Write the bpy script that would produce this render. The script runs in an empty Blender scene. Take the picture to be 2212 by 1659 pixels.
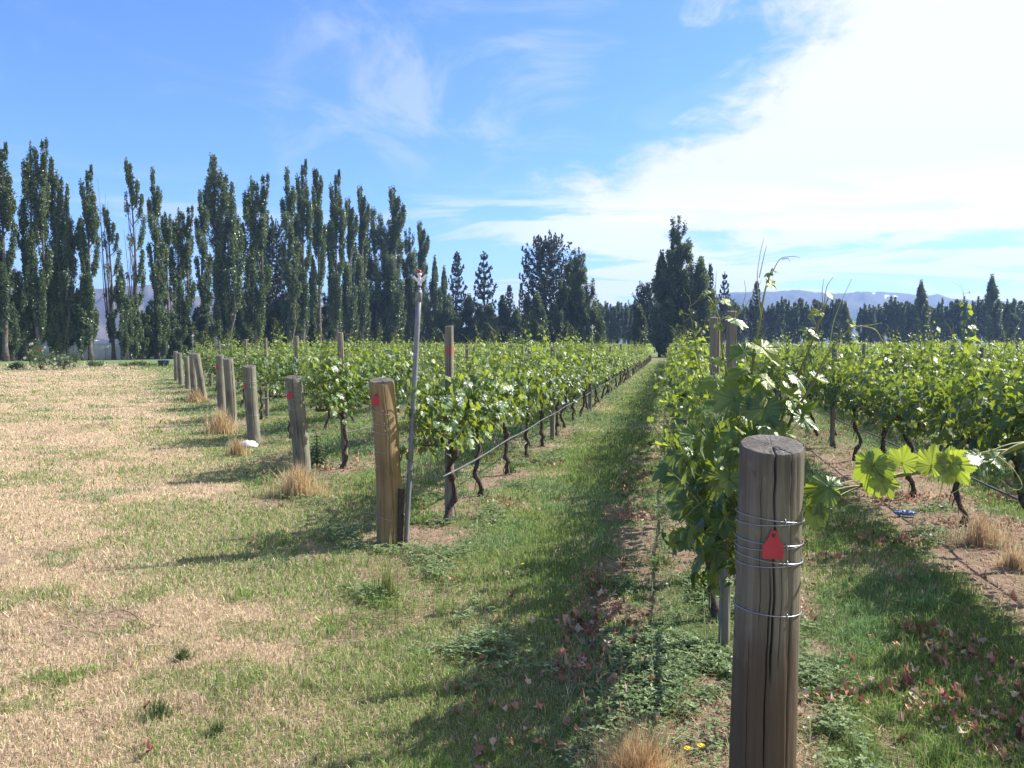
import bpy, math
import numpy as np
from mathutils import Vector, Matrix

C = bpy.context.scene
COL = C.collection
rng = np.random.default_rng(11)
R = math.radians

# ------------------------------------------------------------------ camera
EYE = 1.6
FPX = 1736.0            # focal length in the 2212-wide reading of the photo
PITCH = R(2.69)
cam_d = bpy.data.cameras.new('camera'); cam = bpy.data.objects.new('camera', cam_d); COL.objects.link(cam)
cam.location = (0, 0, EYE); cam.rotation_euler = (math.pi/2 - PITCH, 0, 0)
cam_d.sensor_width = 36; cam_d.lens = 36*FPX/2212; cam_d.clip_start = 0.05; cam_d.clip_end = 20000
C.camera = cam

# ------------------------------------------------------------------ light, sky, exposure
SUN_EL, SUN_AZ = 42.0, 69.0
w = bpy.data.worlds.new('World'); C.world = w; w.use_nodes = True
C.view_settings.view_transform = 'Standard'; C.view_settings.look = 'None'
C.view_settings.exposure = 1.2; C.view_settings.gamma = 1
C.render.film_transparent = False

sd = bpy.data.lights.new('sun', 'SUN'); sd.energy = 5.0; sd.angle = R(0.53); sd.color = (1, .95, .87)
so = bpy.data.objects.new('sun', sd); COL.objects.link(so)
S = Vector((math.sin(R(SUN_AZ))*math.cos(R(SUN_EL)), math.cos(R(SUN_AZ))*math.cos(R(SUN_EL)), math.sin(R(SUN_EL))))
so.rotation_euler = S.to_track_quat('Z', 'Y').to_euler(); so.location = S*50


class NT:
    """small node-tree helper"""
    def __init__(s, tree):
        s.t = tree; s.n = tree.nodes; s.l = tree.links
    def new(s, typ, **kw):
        n = s.n.new(typ)
        for k, v in kw.items():
            setattr(n, k, v)
        return n
    def put(s, sock, v):
        if v is None: return
        if hasattr(v, 'is_output'): s.l.new(v, sock)
        else: sock.default_value = v
    def math(s, op, a, b=None, c=None, clamp=False):
        n = s.new('ShaderNodeMath', operation=op, use_clamp=clamp)
        s.put(n.inputs[0], a); s.put(n.inputs[1], b); s.put(n.inputs[2], c)
        return n.outputs[0]
    def smooth(s, v, lo, hi, a=0.0, b=1.0):
        n = s.new('ShaderNodeMapRange', interpolation_type='SMOOTHSTEP')
        s.put(n.inputs[0], v); n.inputs[1].default_value = lo; n.inputs[2].default_value = hi
        n.inputs[3].default_value = a; n.inputs[4].default_value = b
        return n.outputs[0]
    def noise(s, vec, scale, detail=4, rough=.55, dist=0.0, dim='3D'):
        n = s.new('ShaderNodeTexNoise', noise_dimensions=dim)
        s.put(n.inputs['Vector'], vec); n.inputs['Scale'].default_value = scale
        n.inputs['Detail'].default_value = detail; n.inputs['Roughness'].default_value = rough
        n.inputs['Distortion'].default_value = dist
        return n.outputs['Fac']
    def ramp(s, fac, stops, interp='LINEAR'):
        n = s.new('ShaderNodeValToRGB'); n.color_ramp.interpolation = interp
        e = n.color_ramp.elements
        while len(e) < len(stops): e.new(.5)
        for el, (p, c) in zip(e, stops):
            el.position = p; el.color = (*c, 1) if len(c) == 3 else c
        s.put(n.inputs[0], fac)
        return n.outputs['Color']
    def mix(s, f, a, b, mode='MIX'):
        n = s.new('ShaderNodeMix', data_type='RGBA', blend_type=mode)
        s.put(n.inputs[0], f)
        for sock, v in ((n.inputs[6], a), (n.inputs[7], b)):
            s.put(sock, (*v, 1) if isinstance(v, tuple) and len(v) == 3 else v)
        return n.outputs[2]
    def vmul(s, v, xyz):
        n = s.new('ShaderNodeVectorMath', operation='MULTIPLY'); s.put(n.inputs[0], v); n.inputs[1].default_value = xyz
        return n.outputs[0]


def build_world():
    t = NT(w.node_tree); t.n.clear()
    out = t.new('ShaderNodeOutputWorld')
    sky = t.new('ShaderNodeTexSky', sky_type='NISHITA')
    sky.sun_disc = False; sky.sun_elevation = R(SUN_EL); sky.sun_rotation = R(SUN_AZ)
    sky.altitude = 400; sky.air_density = 1.0; sky.dust_density = .25; sky.ozone_density = 3.0
    b1 = t.new('ShaderNodeBackground'); t.l.new(t.mix(1.0, sky.outputs[0], (.66, .90, 1.34), 'MULTIPLY'), b1.inputs[0]); b1.inputs[1].default_value = SKY_K
    tc = t.new('ShaderNodeTexCoord')
    d = tc.outputs['Generated']
    sp = t.new('ShaderNodeSeparateXYZ'); t.l.new(d, sp.inputs[0])
    x, y, z = sp.outputs
    az = t.math('DEGREES', t.math('ARCTAN2', x, y))
    el = t.math('DEGREES', t.math('ARCSINE', z))
    zz = t.math('MAXIMUM', z, .03)
    pl = t.new('ShaderNodeCombineXYZ')
    t.put(pl.inputs[0], t.math('DIVIDE', x, t.math('ADD', zz, .07))); t.put(pl.inputs[1], t.math('DIVIDE', y, t.math('ADD', zz, .07)))
    P = pl.outputs[0]
    # the great white bank of cloud towards the sun: azimuth where it starts, by elevation
    thr = t.ramp(t.math('DIVIDE', el, 40.0), [
        (0, (1.0,)*3), (.17, (.9,)*3), (.20, (.20,)*3), (.24, (.02,)*3), (.275, (.06,)*3), (.33, (.22,)*3), (.41, (.40,)*3), (.47, (.47,)*3),
        (.53, (.43,)*3), (.60, (.37,)*3), (.8, (.2,)*3), (1, (.1,)*3)])
    thr = t.math('MULTIPLY', thr, 36.0)
    warp = t.math('MULTIPLY', t.math('SUBTRACT', t.noise(P, 1.3, 9, .62, .6), .5), 20.0)
    warp2 = t.math('MULTIPLY', t.math('SUBTRACT', t.noise(t.vmul(P, (1.0, .6, 1)), 6.5, 9, .70, .8), .5), 15.0)
    dd = t.math('ADD', t.math('ADD', t.math('SUBTRACT', az, thr), warp), warp2)
    m1 = t.smooth(dd, -2.5, 6.5)
    # thinner streaks under the bank
    st = t.noise(t.vmul(P, (.55, 1.0, 1)), .95, 8, .6, .8)
    st = t.math('ADD', st, t.math('MULTIPLY', t.smooth(az, -14, 14), .13))
    m2 = t.math('MULTIPLY', t.smooth(st, .51, .63), t.smooth(el, 12.0, 9.0))
    m2 = t.math('MULTIPLY', m2, t.smooth(az, -13, 7, .35, .95))
    # faint wisps in the blue
    ws = t.noise(t.vmul(P, (1.0, .55, 1)), 2.1, 9, .66, 1.2)
    wm = t.math('MULTIPLY', t.math('MULTIPLY', t.smooth(az, -20, -9), t.smooth(az, 9, 3)), t.math('MULTIPLY', t.smooth(el, 11, 15), t.smooth(el, 25, 20)))
    m3 = t.math('MULTIPLY', t.smooth(t.math('MULTIPLY_ADD', wm, .09, ws), .48, .76), t.math('MULTIPLY_ADD', wm, .24, .14))
    m = t.math('MAXIMUM', t.math('MAXIMUM', m1, m2), m3)
    # pale veil low over the horizon
    m = t.math('MAXIMUM', m, t.smooth(el, 11, 0.0, 0, .22))
    b2 = t.new('ShaderNodeBackground'); b2.inputs[0].default_value = (.93, .96, 1.0, 1)
    t.put(b2.inputs[1], t.math('ADD', .435, t.math('ADD', t.math('MULTIPLY', m2, .10), t.math('MULTIPLY', t.smooth(dd, 1, 9), .05))))
    mx = t.new('ShaderNodeMixShader'); t.put(mx.inputs[0], m)
    t.l.new(b1.outputs[0], mx.inputs[1]); t.l.new(b2.outputs[0], mx.inputs[2])
    t.l.new(mx.outputs[0], out.inputs[0])


SKY_K = 0.084
build_world()

# ------------------------------------------------------------------ helpers
SINP, COSP = math.sin(PITCH), math.cos(PITCH)


def at(px, py, Y):
    """point at depth Y that the photo shows at (px, py) of its 2212-wide reading"""
    u = (px-1106)/FPX; v = (829.5-py)/FPX
    d = (u, COSP+v*SINP, -SINP+v*COSP)
    k = Y/d[1]
    return np.array((d[0]*k, Y, EYE+d[2]*k))


def ground(px, py):
    v = (829.5-py)/FPX
    return at(px, py, (COSP+v*SINP)*EYE/(SINP-v*COSP))


ROW_A = R(11.05)
D = np.array((math.sin(ROW_A), math.cos(ROW_A)))     # along the rows
N = np.array((math.cos(ROW_A), -math.sin(ROW_A)))    # across them, to the right
P0, DP, S0, DS = .30, 2.25, 2.6, 3.11


def row_xy(k, s):
    p = P0+DP*k
    return N*p + D*s


def row_start(k): return S0-DS*k


def _hash(ix, iy, seed):
    h = (ix.astype(np.int64)*374761393 + iy.astype(np.int64)*668265263 + seed*974711) & 0x7fffffff
    h = ((h ^ (h >> 13))*1274126177) & 0x7fffffff
    return ((h ^ (h >> 16)) & 0xffff)/65535.0


def vnoise(x, y, seed=0):
    ix = np.floor(x); iy = np.floor(y); fx = x-ix; fy = y-iy
    fx = fx*fx*(3-2*fx); fy = fy*fy*(3-2*fy)
    a = _hash(ix, iy, seed); b = _hash(ix+1, iy, seed); c = _hash(ix, iy+1, seed); d = _hash(ix+1, iy+1, seed)
    return (a*(1-fx)+b*fx)*(1-fy) + (c*(1-fx)+d*fx)*fy


def fbm(x, y, seed=0, oct=4):
    s = 0; a = .5; t = 0
    for i in range(oct):
        s = s+a*vnoise(x*2**i+17.3*i, y*2**i-9.1*i, seed+i); t += a; a *= .55
    return s/t


def sstep(v, lo, hi):
    t = np.clip((v-lo)/(hi-lo), 0, 1)
    return t*t*(3-2*t)


class G:
    """collects geometry; build() links it as ONE mesh object"""
    def __init__(s):
        s.V = []; s.F = []; s.M = []; s.A = []; s.n = 0; s.B = []; s.CC = []
    def add(s, V, F, mat=0, tint=0.5, vein=0.0, col=None):
        V = np.asarray(V, float).reshape(-1, 3)
        Fs = F if isinstance(F, list) else [F]
        for f in Fs:
            f = np.asarray(f, int)
            s.F.append(f+s.n); s.M.append(np.full(len(f), mat) if np.isscalar(mat) else np.asarray(mat))
        s.V.append(V); s.A.append(np.broadcast_to(np.asarray(tint, float), (len(V),)))
        s.B.append(np.broadcast_to(np.asarray(vein, float), (len(V),)))
        if col is not None: s.CC.append(np.asarray(col, float))
        s.n += len(V)
        return s
    def tube(s, pts, rad, seg=6, mat=0, tint=.5, cap=True):
        pts = np.asarray(pts, float); n = len(pts)
        rad = np.broadcast_to(np.asarray(rad, float), (n,))
        T = np.gradient(pts, axis=0); T /= np.linalg.norm(T, axis=1, keepdims=True)+1e-9
        ref = np.array((0., 0, 1)) if abs(T[:, 2]).mean() < .8 else np.array((1., 0, 0))
        U = np.cross(T, ref); U /= np.linalg.norm(U, axis=1, keepdims=True)+1e-9
        W = np.cross(T, U)
        a = np.linspace(0, 2*math.pi, seg, endpoint=False)
        V = pts[:, None]+rad[:, None, None]*(np.cos(a)[None, :, None]*U[:, None]+np.sin(a)[None, :, None]*W[:, None])
        i = np.arange(n-1)[:, None]*seg; j = np.arange(seg)[None]; k = (j+1) % seg
        F = np.stack([i+j, i+k, i+seg+k, i+seg+j], -1).reshape(-1, 4)
        V = V.reshape(-1, 3); Fl = [F]
        if cap:
            V = np.vstack([V, pts[0], pts[-1]])
            j = np.arange(seg); k = (j+1) % seg
            Fl.append(np.vstack([np.stack([np.full(seg, n*seg), k, j], -1),
                                 np.stack([np.full(seg, n*seg+1), (n-1)*seg+j, (n-1)*seg+k], -1)]))
        return s.add(V, Fl, mat, tint)
    def lathe(s, c, prof, seg=16, mat=0, axis=None):
        """prof: list of (radius, height) from bottom to top, round z at c"""
        prof = np.asarray(prof, float); a = np.linspace(0, 2*math.pi, seg, endpoint=False)
        V = np.stack([prof[:, 0][:, None]*np.cos(a), prof[:, 0][:, None]*np.sin(a), np.repeat(prof[:, 1][:, None], seg, 1)], -1).reshape(-1, 3)
        if axis is not None:
            q = Vector((0, 0, 1)).rotation_difference(Vector(axis)).to_matrix()
            V = V @ np.array(q).T
        n = len(prof); i = np.arange(n-1)[:, None]*seg; j = np.arange(seg)[None]; k = (j+1) % seg
        F = np.stack([i+j, i+k, i+seg+k, i+seg+j], -1).reshape(-1, 4)
        return s.add(V+np.asarray(c), F, mat)
    def box(s, c, size, mat=0, rot=None):
        x, y, z = np.asarray(size)/2
        V = np.array([(a*x, b*y, d*z) for a in (-1, 1) for b in (-1, 1) for d in (-1, 1)])
        if rot is not None: V = V @ np.array(rot).T
        F = [(0, 1, 3, 2), (4, 6, 7, 5), (0, 4, 5, 1), (2, 3, 7, 6), (0, 2, 6, 4), (1, 5, 7, 3)]
        return s.add(V+np.asarray(c), np.array(F), mat)
    def mesh(s, name, mats, smooth=True):
        V = np.vstack(s.V); me = bpy.data.meshes.new(name)
        loops = np.concatenate([f.reshape(-1) for f in s.F]); tot = np.concatenate([np.full(len(f), f.shape[1]) for f in s.F])
        start = np.concatenate([[0], np.cumsum(tot)[:-1]])
        me.vertices.add(len(V)); me.vertices.foreach_set('co', V.astype(np.float32).reshape(-1))
        me.loops.add(len(loops)); me.loops.foreach_set('vertex_index', loops.astype(np.int32))
        me.polygons.add(len(tot)); me.polygons.foreach_set('loop_start', start.astype(np.int32))
        me.polygons.foreach_set('loop_total', tot.astype(np.int32))
        me.polygons.foreach_set('material_index', np.concatenate(s.M).astype(np.int32))
        me.polygons.foreach_set('use_smooth', np.full(len(tot), smooth, dtype=bool))
        at_ = me.attributes.new('tint', 'FLOAT', 'POINT'); at_.data.foreach_set('value', np.concatenate(s.A).astype(np.float32))
        if any(np.any(b != 0) for b in s.B):
            at_ = me.attributes.new('vein', 'FLOAT', 'POINT'); at_.data.foreach_set('value', np.concatenate(s.B).astype(np.float32))
        if s.CC:
            cc = np.vstack(s.CC); cc = np.hstack([cc, np.ones((len(cc), 1))])
            at_ = me.attributes.new('col', 'FLOAT_COLOR', 'POINT'); at_.data.foreach_set('color', cc.astype(np.float32).reshape(-1))
        me.update(calc_edges=True)
        for m in (mats if isinstance(mats, (list, tuple)) else [mats]): me.materials.append(m)
        return me
    def build(s, name, mats, parent=None, smooth=True, label=None):
        return link(name, s.mesh(name, mats, smooth), parent, label)


def link(name, me, parent=None, label=None):
    o = bpy.data.objects.new(name, me); COL.objects.link(o)
    if parent is not None: o.parent = parent
    if label: o['label'] = label
    return o


def tag(o, label=None, cat=None, group=None, kind=None):
    if label: o['label'] = label
    if cat: o['category'] = cat
    if group: o['group'] = group
    if kind: o['kind'] = kind
    return o


def thing(name, loc, label, cat, group=None, rz=0.0):
    o = bpy.data.objects.new(name, None); COL.objects.link(o); o.empty_display_size = .2
    o.location = loc; o.rotation_euler = (0, 0, rz)
    return tag(o, label, cat, group)


# ------------------------------------------------------------------ materials
def mat(name):
    m = bpy.data.materials.new(name); m.use_nodes = True
    t = NT(m.node_tree); t.n.clear(); t.out = t.new('ShaderNodeOutputMaterial')
    return m, t


def principled(t, col, rough=.6, spec=.4, metal=0.0, bump=None, bstr=.3, bdist=.01):
    b = t.new('ShaderNodeBsdfPrincipled')
    t.put(b.inputs['Base Color'], (*col, 1) if isinstance(col, tuple) and len(col) == 3 else col)
    t.put(b.inputs['Roughness'], rough); b.inputs['Specular IOR Level'].default_value = spec; b.inputs['Metallic'].default_value = metal
    if bump is not None:
        bn = t.new('ShaderNodeBump'); bn.inputs['Strength'].default_value = bstr; bn.inputs['Distance'].default_value = bdist
        t.put(bn.inputs['Height'], bump); t.l.new(bn.outputs[0], b.inputs['Normal'])
    return b


def attr(t, name, what='Fac'):
    n = t.new('ShaderNodeAttribute', attribute_name=name); return n.outputs[what]


def simple(name, col, rough=.6, spec=.4, metal=0.0, var=.25, scale=8.0):
    m, t = mat(name)
    tc = t.new('ShaderNodeTexCoord').outputs['Object']
    n = t.noise(tc, scale, 5)
    c = t.mix(t.smooth(n, .3, .7), tuple(v*(1-var) for v in col), tuple(min(1, v*(1+var)) for v in col))
    b = principled(t, c, rough, spec, metal, n, .2, .004)
    t.l.new(b.outputs[0], t.out.inputs[0])
    return m


def leaf_mat(name, stops, tr, trans=.4, rough=.42, spec=.5, vein=None, under=None, var=.25):
    m, t = mat(name)
    f = attr(t, 'tint')
    oi = t.new('ShaderNodeObjectInfo').outputs['Random']
    f = t.math('ADD', f, t.math('MULTIPLY_ADD', oi, .16, -.08), clamp=True)
    c = t.ramp(f, stops)
    geo = t.new('ShaderNodeNewGeometry')
    if under is not None:
        c2 = t.mix(t.math('MULTIPLY', geo.outputs['Backfacing'], under[1]), c, under[0])
    else: c2 = c
    tcol = t.mix(.75, c, tr)
    bump = None
    if vein:
        v = t.smooth(attr(t, 'vein'), vein, .99)
        c2 = t.mix(t.math('MULTIPLY', v, .45), c2, (.22, .30, .10))
        tcol = t.mix(t.math('MULTIPLY', v, .45), tcol, (.05, .09, .01))
        tc = t.new('ShaderNodeTexCoord').outputs['Object']
        bump = t.math('ADD', t.noise(tc, 48, 3), t.math('MULTIPLY', v, -.9))
    b = principled(t, c2, rough, spec, 0, bump, .8, .006)
    tl = t.new('ShaderNodeBsdfTranslucent'); t.put(tl.inputs[0], tcol)
    mx = t.new('ShaderNodeMixShader'); t.put(mx.inputs[0], t.math('MULTIPLY_ADD', f, trans, trans*.42))
    t.l.new(b.outputs[0], mx.inputs[1]); t.l.new(tl.outputs[0], mx.inputs[2]); t.l.new(mx.outputs[0], t.out.inputs[0])
    return m


def wood_mat(name, dark, mid, light, green=(.13, .14, .09), gk=.35, band=None, sc=1.0):
    m, t = mat(name)
    tc = t.new('ShaderNodeTexCoord').outputs['Object']
    g1 = t.noise(t.vmul(tc, (26*sc, 26*sc, .9*sc)), 1.0, 6, .6, .4)
    g2 = t.noise(t.vmul(tc, (95*sc, 95*sc, 2.2*sc)), 1.0, 4, .6)
    big = t.noise(tc, 2.3, 4)
    c = t.ramp(t.math('MULTIPLY_ADD', g2, .25, t.math('MULTIPLY_ADD', big, .4, t.math('MULTIPLY', g1, .35))), [(.37, dark), (.5, mid), (.62, light)])
    c = t.mix(t.math('MULTIPLY', t.smooth(big, .42, .68), gk), c, green)
    spots = t.smooth(t.noise(t.vmul(tc, (1, 1, .45)), 17, 4, .6, .5), .66, .76)
    c = t.mix(t.math('MULTIPLY', spots, .65), c, dark)
    lich = t.smooth(t.noise(t.vmul(tc, (1, 1, .5)), 6.5, 7, .7), .56, .66)
    c = t.mix(t.math('MULTIPLY', lich, .5), c, tuple(min(1, v*1.35) for v in light))
    stain = t.smooth(t.noise(t.vmul(tc, (3, 3, .5)), 1.6, 5, .6), .54, .70)
    c = t.mix(t.math('MULTIPLY', stain, .55), c, tuple(v*.62 for v in mid))
    if band:   # (z0, z1, colour): paint band or damp zone with a soft, ragged edge
        z = t.new('ShaderNodeSeparateXYZ'); t.l.new(tc, z.inputs[0])
        for z0, z1, bc, k in band:
            sf = .04 if z1-z0 < .1 else .32
            e = t.math('MULTIPLY_ADD', t.math('SUBTRACT', t.noise(t.vmul(tc, (2.5, 2.5, .35)), 7, 5), .5), sf*1.6, z.outputs[2])
            inside = t.math('MULTIPLY', t.smooth(e, z0-sf*.5, z0+sf*.5), t.smooth(e, z1+sf*.5, z1-sf*.5))
            c = t.mix(t.math('MULTIPLY', inside, k), c, bc)
    h = t.math('MULTIPLY_ADD', g2, .5, g1)
    b = principled(t, c, .85, .22, 0, t.math('MULTIPLY_ADD', t.noise(t.vmul(tc, (60, 60, 14)), 1.0, 3), .4, h), .75, .007)
    t.l.new(b.outputs[0], t.out.inputs[0])
    return m


MATS = {}
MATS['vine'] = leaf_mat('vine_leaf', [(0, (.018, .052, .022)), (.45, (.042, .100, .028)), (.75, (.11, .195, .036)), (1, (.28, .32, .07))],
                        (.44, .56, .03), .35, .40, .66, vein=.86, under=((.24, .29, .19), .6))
MATS['shoot'] = leaf_mat('green_shoot', [(0, (.06, .045, .03)), (.5, (.12, .13, .04)), (1, (.48, .50, .22))], (.45, .5, .12), .3, .5, .4)
MATS['poplar'] = leaf_mat('poplar_leaf', [(0, (.024, .050, .026)), (.5, (.072, .115, .045)), (1, (.165, .215, .085))], (.20, .27, .06), .30, .40, .6)
MATS['pine'] = leaf_mat('pine_needles', [(0, (.012, .026, .018)), (.6, (.026, .046, .028)), (1, (.05, .075, .045))], (.05, .08, .03), .12, .5, .45)
MATS['bush'] = leaf_mat('bush_leaf', [(0, (.02, .045, .015)), (.5, (.05, .09, .03)), (1, (.12, .17, .05))], (.16, .22, .04), .3, .45, .5)
MATS['bark'] = simple('vine_bark', (.075, .060, .050), .92, .15, 0, .55, 45)
MATS['poplar_bark'] = simple('poplar_bark', (.12, .105, .09), .9, .2, 0, .4, 3)
MATS['pine_bark'] = simple('pine_bark', (.09, .07, .06), .9, .2, 0, .4, 3)
MATS['wire'] = simple('galvanised_wire', (.33, .34, .37), .38, .5, .8, .1, 60)
MATS['drip'] = simple('grey_drip_tube', (.09, .09, .10), .5, .4, 0, .2, 20)
MATS['pvc'] = simple('weathered_grey_pipe', (.17, .18, .20), .5, .45, 0, .18, 14)
MATS['steel'] = simple('rusty_brown_steel', (.055, .042, .038), .75, .3, .2, .4, 30)
MATS['white'] = simple('white_plastic', (.74, .74, .74), .45, .5, 0, .06, 20)
MATS['red'] = simple('red_plastic', (.36, .018, .028), .45, .5, 0, .12, 30)
MATS['stone'] = simple('pale_stone', (.52, .50, .47), .85, .3, 0, .25, 12)
MATS['blue'] = simple('blue_plastic_film', (.14, .22, .42), .35, .6, 0, .35, 25)
MATS['bin'] = simple('dark_plastic', (.03, .033, .04), .55, .4, 0, .25, 6)
MATS['lid'] = simple('blue_lid', (.04, .11, .34), .5, .4, 0, .15, 6)
MATS['net'] = simple('grey_net', (.58, .60, .56), .9, .1, 0, .35, .35)
MATS['netcap'] = simple('white_net_cap', (.78, .78, .78), .8, .2, 0, .08, 1)
MATS['petal'] = simple('white_petal', (.80, .78, .74), .6, .3, 0, .08, 9)
MATS['redpetal'] = simple('red_petal', (.55, .08, .07), .6, .3, 0, .1, 9)
MATS['yellow'] = simple('yellow_petal', (.75, .55, .02), .6, .3, 0, .1, 60)
MATS['twig'] = simple('grey_twig', (.12, .095, .075), .9, .2, 0, .3, 40)
MATS['wood_grey'] = wood_mat('weathered_grey_post', (.060, .052, .040), (.130, .115, .085), (.235, .212, .165), (.105, .11, .06), .55,
                             band=[(-.2, .66, (.085, .055, .033), .8), (1.22, 1.4, (.060, .054, .048), .6)])
MATS['wood_tan'] = wood_mat('honey_tan_post', (.13, .088, .045), (.25, .178, .088), (.37, .275, .145), (.17, .14, .065), .45)
MATS['wood_green'] = wood_mat('grey_green_post', (.075, .070, .058), (.165, .157, .124), (.275, .26, .21), (.115, .13, .078), .6)
MATS['wood_line'] = wood_mat('pale_line_post', (.085, .076, .066), (.19, .17, .137), (.31, .275, .215), (.13, .13, .095), .4)
MATS['wood_linered'] = wood_mat('line_post_red_mark', (.085, .076, .066), (.19, .17, .137), (.31, .275, .215), (.13, .13, .095), .4,
                                band=[(1.52, 1.60, (.40, .06, .05), .45)])
MATS['wood_top'] = wood_mat('post_end_grain', (.05, .045, .042), (.105, .095, .088), (.17, .155, .145), (.12, .12, .11), .3, sc=.6)


def grass_mat(name, trans=.35):
    m, t = mat(name)
    c = attr(t, 'col', 'Color')
    b = principled(t, c, .55, .3)
    tl = t.new('ShaderNodeBsdfTranslucent'); t.put(tl.inputs[0], t.mix(.35, c, (.5, .5, .1), 'MULTIPLY') if False else c)
    mx = t.new('ShaderNodeMixShader'); mx.inputs[0].default_value = trans
    t.l.new(b.outputs[0], mx.inputs[1]); t.l.new(tl.outputs[0], mx.inputs[2]); t.l.new(mx.outputs[0], t.out.inputs[0])
    return m


MATS['grass'] = grass_mat('grass_blade', .36); MATS['dead'] = grass_mat('dead_leaf', .2)


def ground_mat():
    m, t = mat('ground_turf_and_soil')
    c = attr(t, 'col', 'Color')
    tc = t.new('ShaderNodeTexCoord').outputs['Object']
    n1 = t.noise(tc, 38, 6, .7); n2 = t.noise(tc, 5, 5, .65); n3 = t.noise(tc, .35, 5, .6)
    k = t.math('ADD', t.math('MULTIPLY', n1, .9), t.math('ADD', t.math('MULTIPLY', n2, .5), t.math('MULTIPLY', n3, .35)))
    v = t.new('ShaderNodeCombineXYZ')
    for i in range(3): t.put(v.inputs[i], t.math('ADD', k, .13))
    c = t.mix(1.0, c, v.outputs[0], 'MULTIPLY')
    b = principled(t, c, .95, .1, 0, t.math('MULTIPLY_ADD', n2, .6, n1), .8, .03)
    t.l.new(b.outputs[0], t.out.inputs[0])
    return m


MATS['ground'] = ground_mat()


# ------------------------------------------------------------------ the ground: zones shared by soil colour and blades
def zones(X, Y):
    """-> dryness 0..1, bare soil 0..1, ground cover 0..1, rough 0..1"""
    p = X*N[0]+Y*N[1]; s = X*D[0]+Y*D[1]
    kk = (p-P0)/DP
    hd = s-(S0-DS*kk)
    n_big = fbm(X*.28, Y*.28, 3); n_mid = fbm(X*.9, Y*.9, 8); n_sm = fbm(X*3.1, Y*3.1, 21)
    inblock = sstep(hd+(n_mid-.5)*.8, -.35, .35)*sstep(p, -24.5, -23.2)
    f = np.abs(kk-np.round(kk))*2                      # 0 on the row, 1 mid alley
    row = sstep(f+(n_mid-.5)*.42+(n_sm-.5)*.25, .44, .24)*inblock
    head = 1-inblock
    dry_h = sstep(-hd+(n_big-.5)*9+(n_mid-.5)*5.0, -.1, 5.2)
    dry_h = np.clip(dry_h*.82+.26*sstep(n_mid, .46, .66)+.10+.24*sstep(-hd, 2.2, 5.0), 0, .90)
    dry_h = np.clip(dry_h+.42*sstep(-hd, 1.2, 3.0)*sstep(Y, 6.5, 4.2)*sstep(n_mid+.3*n_sm, .45, .70), 0, .90)
    green = sstep(n_big, .57, .67)*.5
    dry_h = dry_h*(1-green*.8)*(1-.55*sstep(fbm(X*1.6+3, Y*1.6, 101), .56, .66))
    dry_h = np.maximum(dry_h, .20+.22*n_sm)
    dry_h = np.clip(dry_h+.16*sstep(-hd, .8, 2.6), 0, .92)
    dry_a = np.clip(.10+.35*sstep(n_mid, .56, .72)+.35*sstep(hd, 1.2, -.3), 0, 1)
    dry = dry_h*head+dry_a*inblock
    far = sstep(Y, 46, 58)*head
    dry = dry*(1-far*.0)
    bare = row*sstep(n_sm+(n_mid-.5)*1.1, .45, .62)
    p_ = kk
    bare = bare*(1-.85*sstep(s, 16, 28))
    # worn brown strip with litter along the left of the foreground row
    strip = inblock*sstep(np.abs(kk+.27+(n_mid-.5)*.10), .17, .07)*sstep(s, 17, 10)*sstep(s, 3.0, 3.6)
    bare = np.maximum(bare, strip*sstep(n_sm+(n_mid-.5)*.6, .42, .60)*.92)
    # trodden straw beside the foreground row and the drier strip of the next row
    bare = np.maximum(bare, inblock*sstep(np.abs(kk-.17), .16, .05)*sstep(n_sm+(n_mid-.5), .38, .5)*sstep(s, 7, 5))
    bare = np.maximum(bare, sstep(np.abs(kk-1.0), .32, .20)*sstep(n_sm+(n_mid-.5)*.6, .16, .30)*sstep(s, 20, 10))
    cover = row*(1-bare*.7)
    cover = np.maximum(cover, sstep(np.abs(kk+.05), .26, .12)*sstep(s, 7.5, 5)*(1-bare)*sstep(s, 1.5, 2))
    # small worn patches on the headland
    worn = head*sstep(fbm(X*1.3+5, Y*1.3, 31), .66, .74)*.7
    bare = np.maximum(bare, worn)
    # weedy skirt where the headland meets the posts
    skirt = head*sstep(hd, -1.3, -.1)*sstep(n_mid, .42, .58)
    cover = np.maximum(cover, skirt*.8)
    rough = sstep(Y, 52, 58)*(1-inblock)
    return dry, bare, cover, rough, hd, f, inblock


def build_ground():
    na = 760
    r = np.concatenate([[.25], np.geomspace(.5, 2300, 450)])
    a = np.linspace(0, 2*math.pi, na, endpoint=False)
    Rr, Aa = np.meshgrid(r, a, indexing='ij')
    X = Rr*np.sin(Aa); Y = Rr*np.cos(Aa)
    dry, bare, cover, rough, hd, f, inb = zones(X, Y)
    n = fbm(X*6, Y*6, 41)[..., None]
    gc = np.array((.105, .135, .05)); dc = np.array((.42, .315, .205)); sc = np.array((.24, .165, .12)); rc = np.array((.13, .17, .07))
    c = gc*(1-dry[..., None])+dc*dry[..., None]
    c = c*(1-bare[..., None])+(sc*(.65+.7*n))*bare[..., None]
    c = c*(1-rough[..., None])+rc*rough[..., None]
    Z = (fbm(X*1.1, Y*1.1, 5)-.5)*.05*sstep(Rr, 60, 30)
    V = np.stack([X, Y, Z], -1).reshape(-1, 3)
    V = np.vstack([V, (0, 0, 0)]); cc = np.vstack([c.reshape(-1, 3), dc])
    nr = len(r); i = np.arange(nr-1)[:, None]*na; j = np.arange(na)[None]; k = (j+1) % na
    F = np.stack([i+j, i+na+j, i+na+k, i+k], -1).reshape(-1, 4)
    j = np.arange(na); T = np.stack([np.full(na, nr*na), j, (j+1) % na], -1)
    g = G(); g.add(V, [F, T[:, ::1]], col=cc)
    o = g.build('ground', MATS['ground']); tag(o, kind='structure')
    return o


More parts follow.
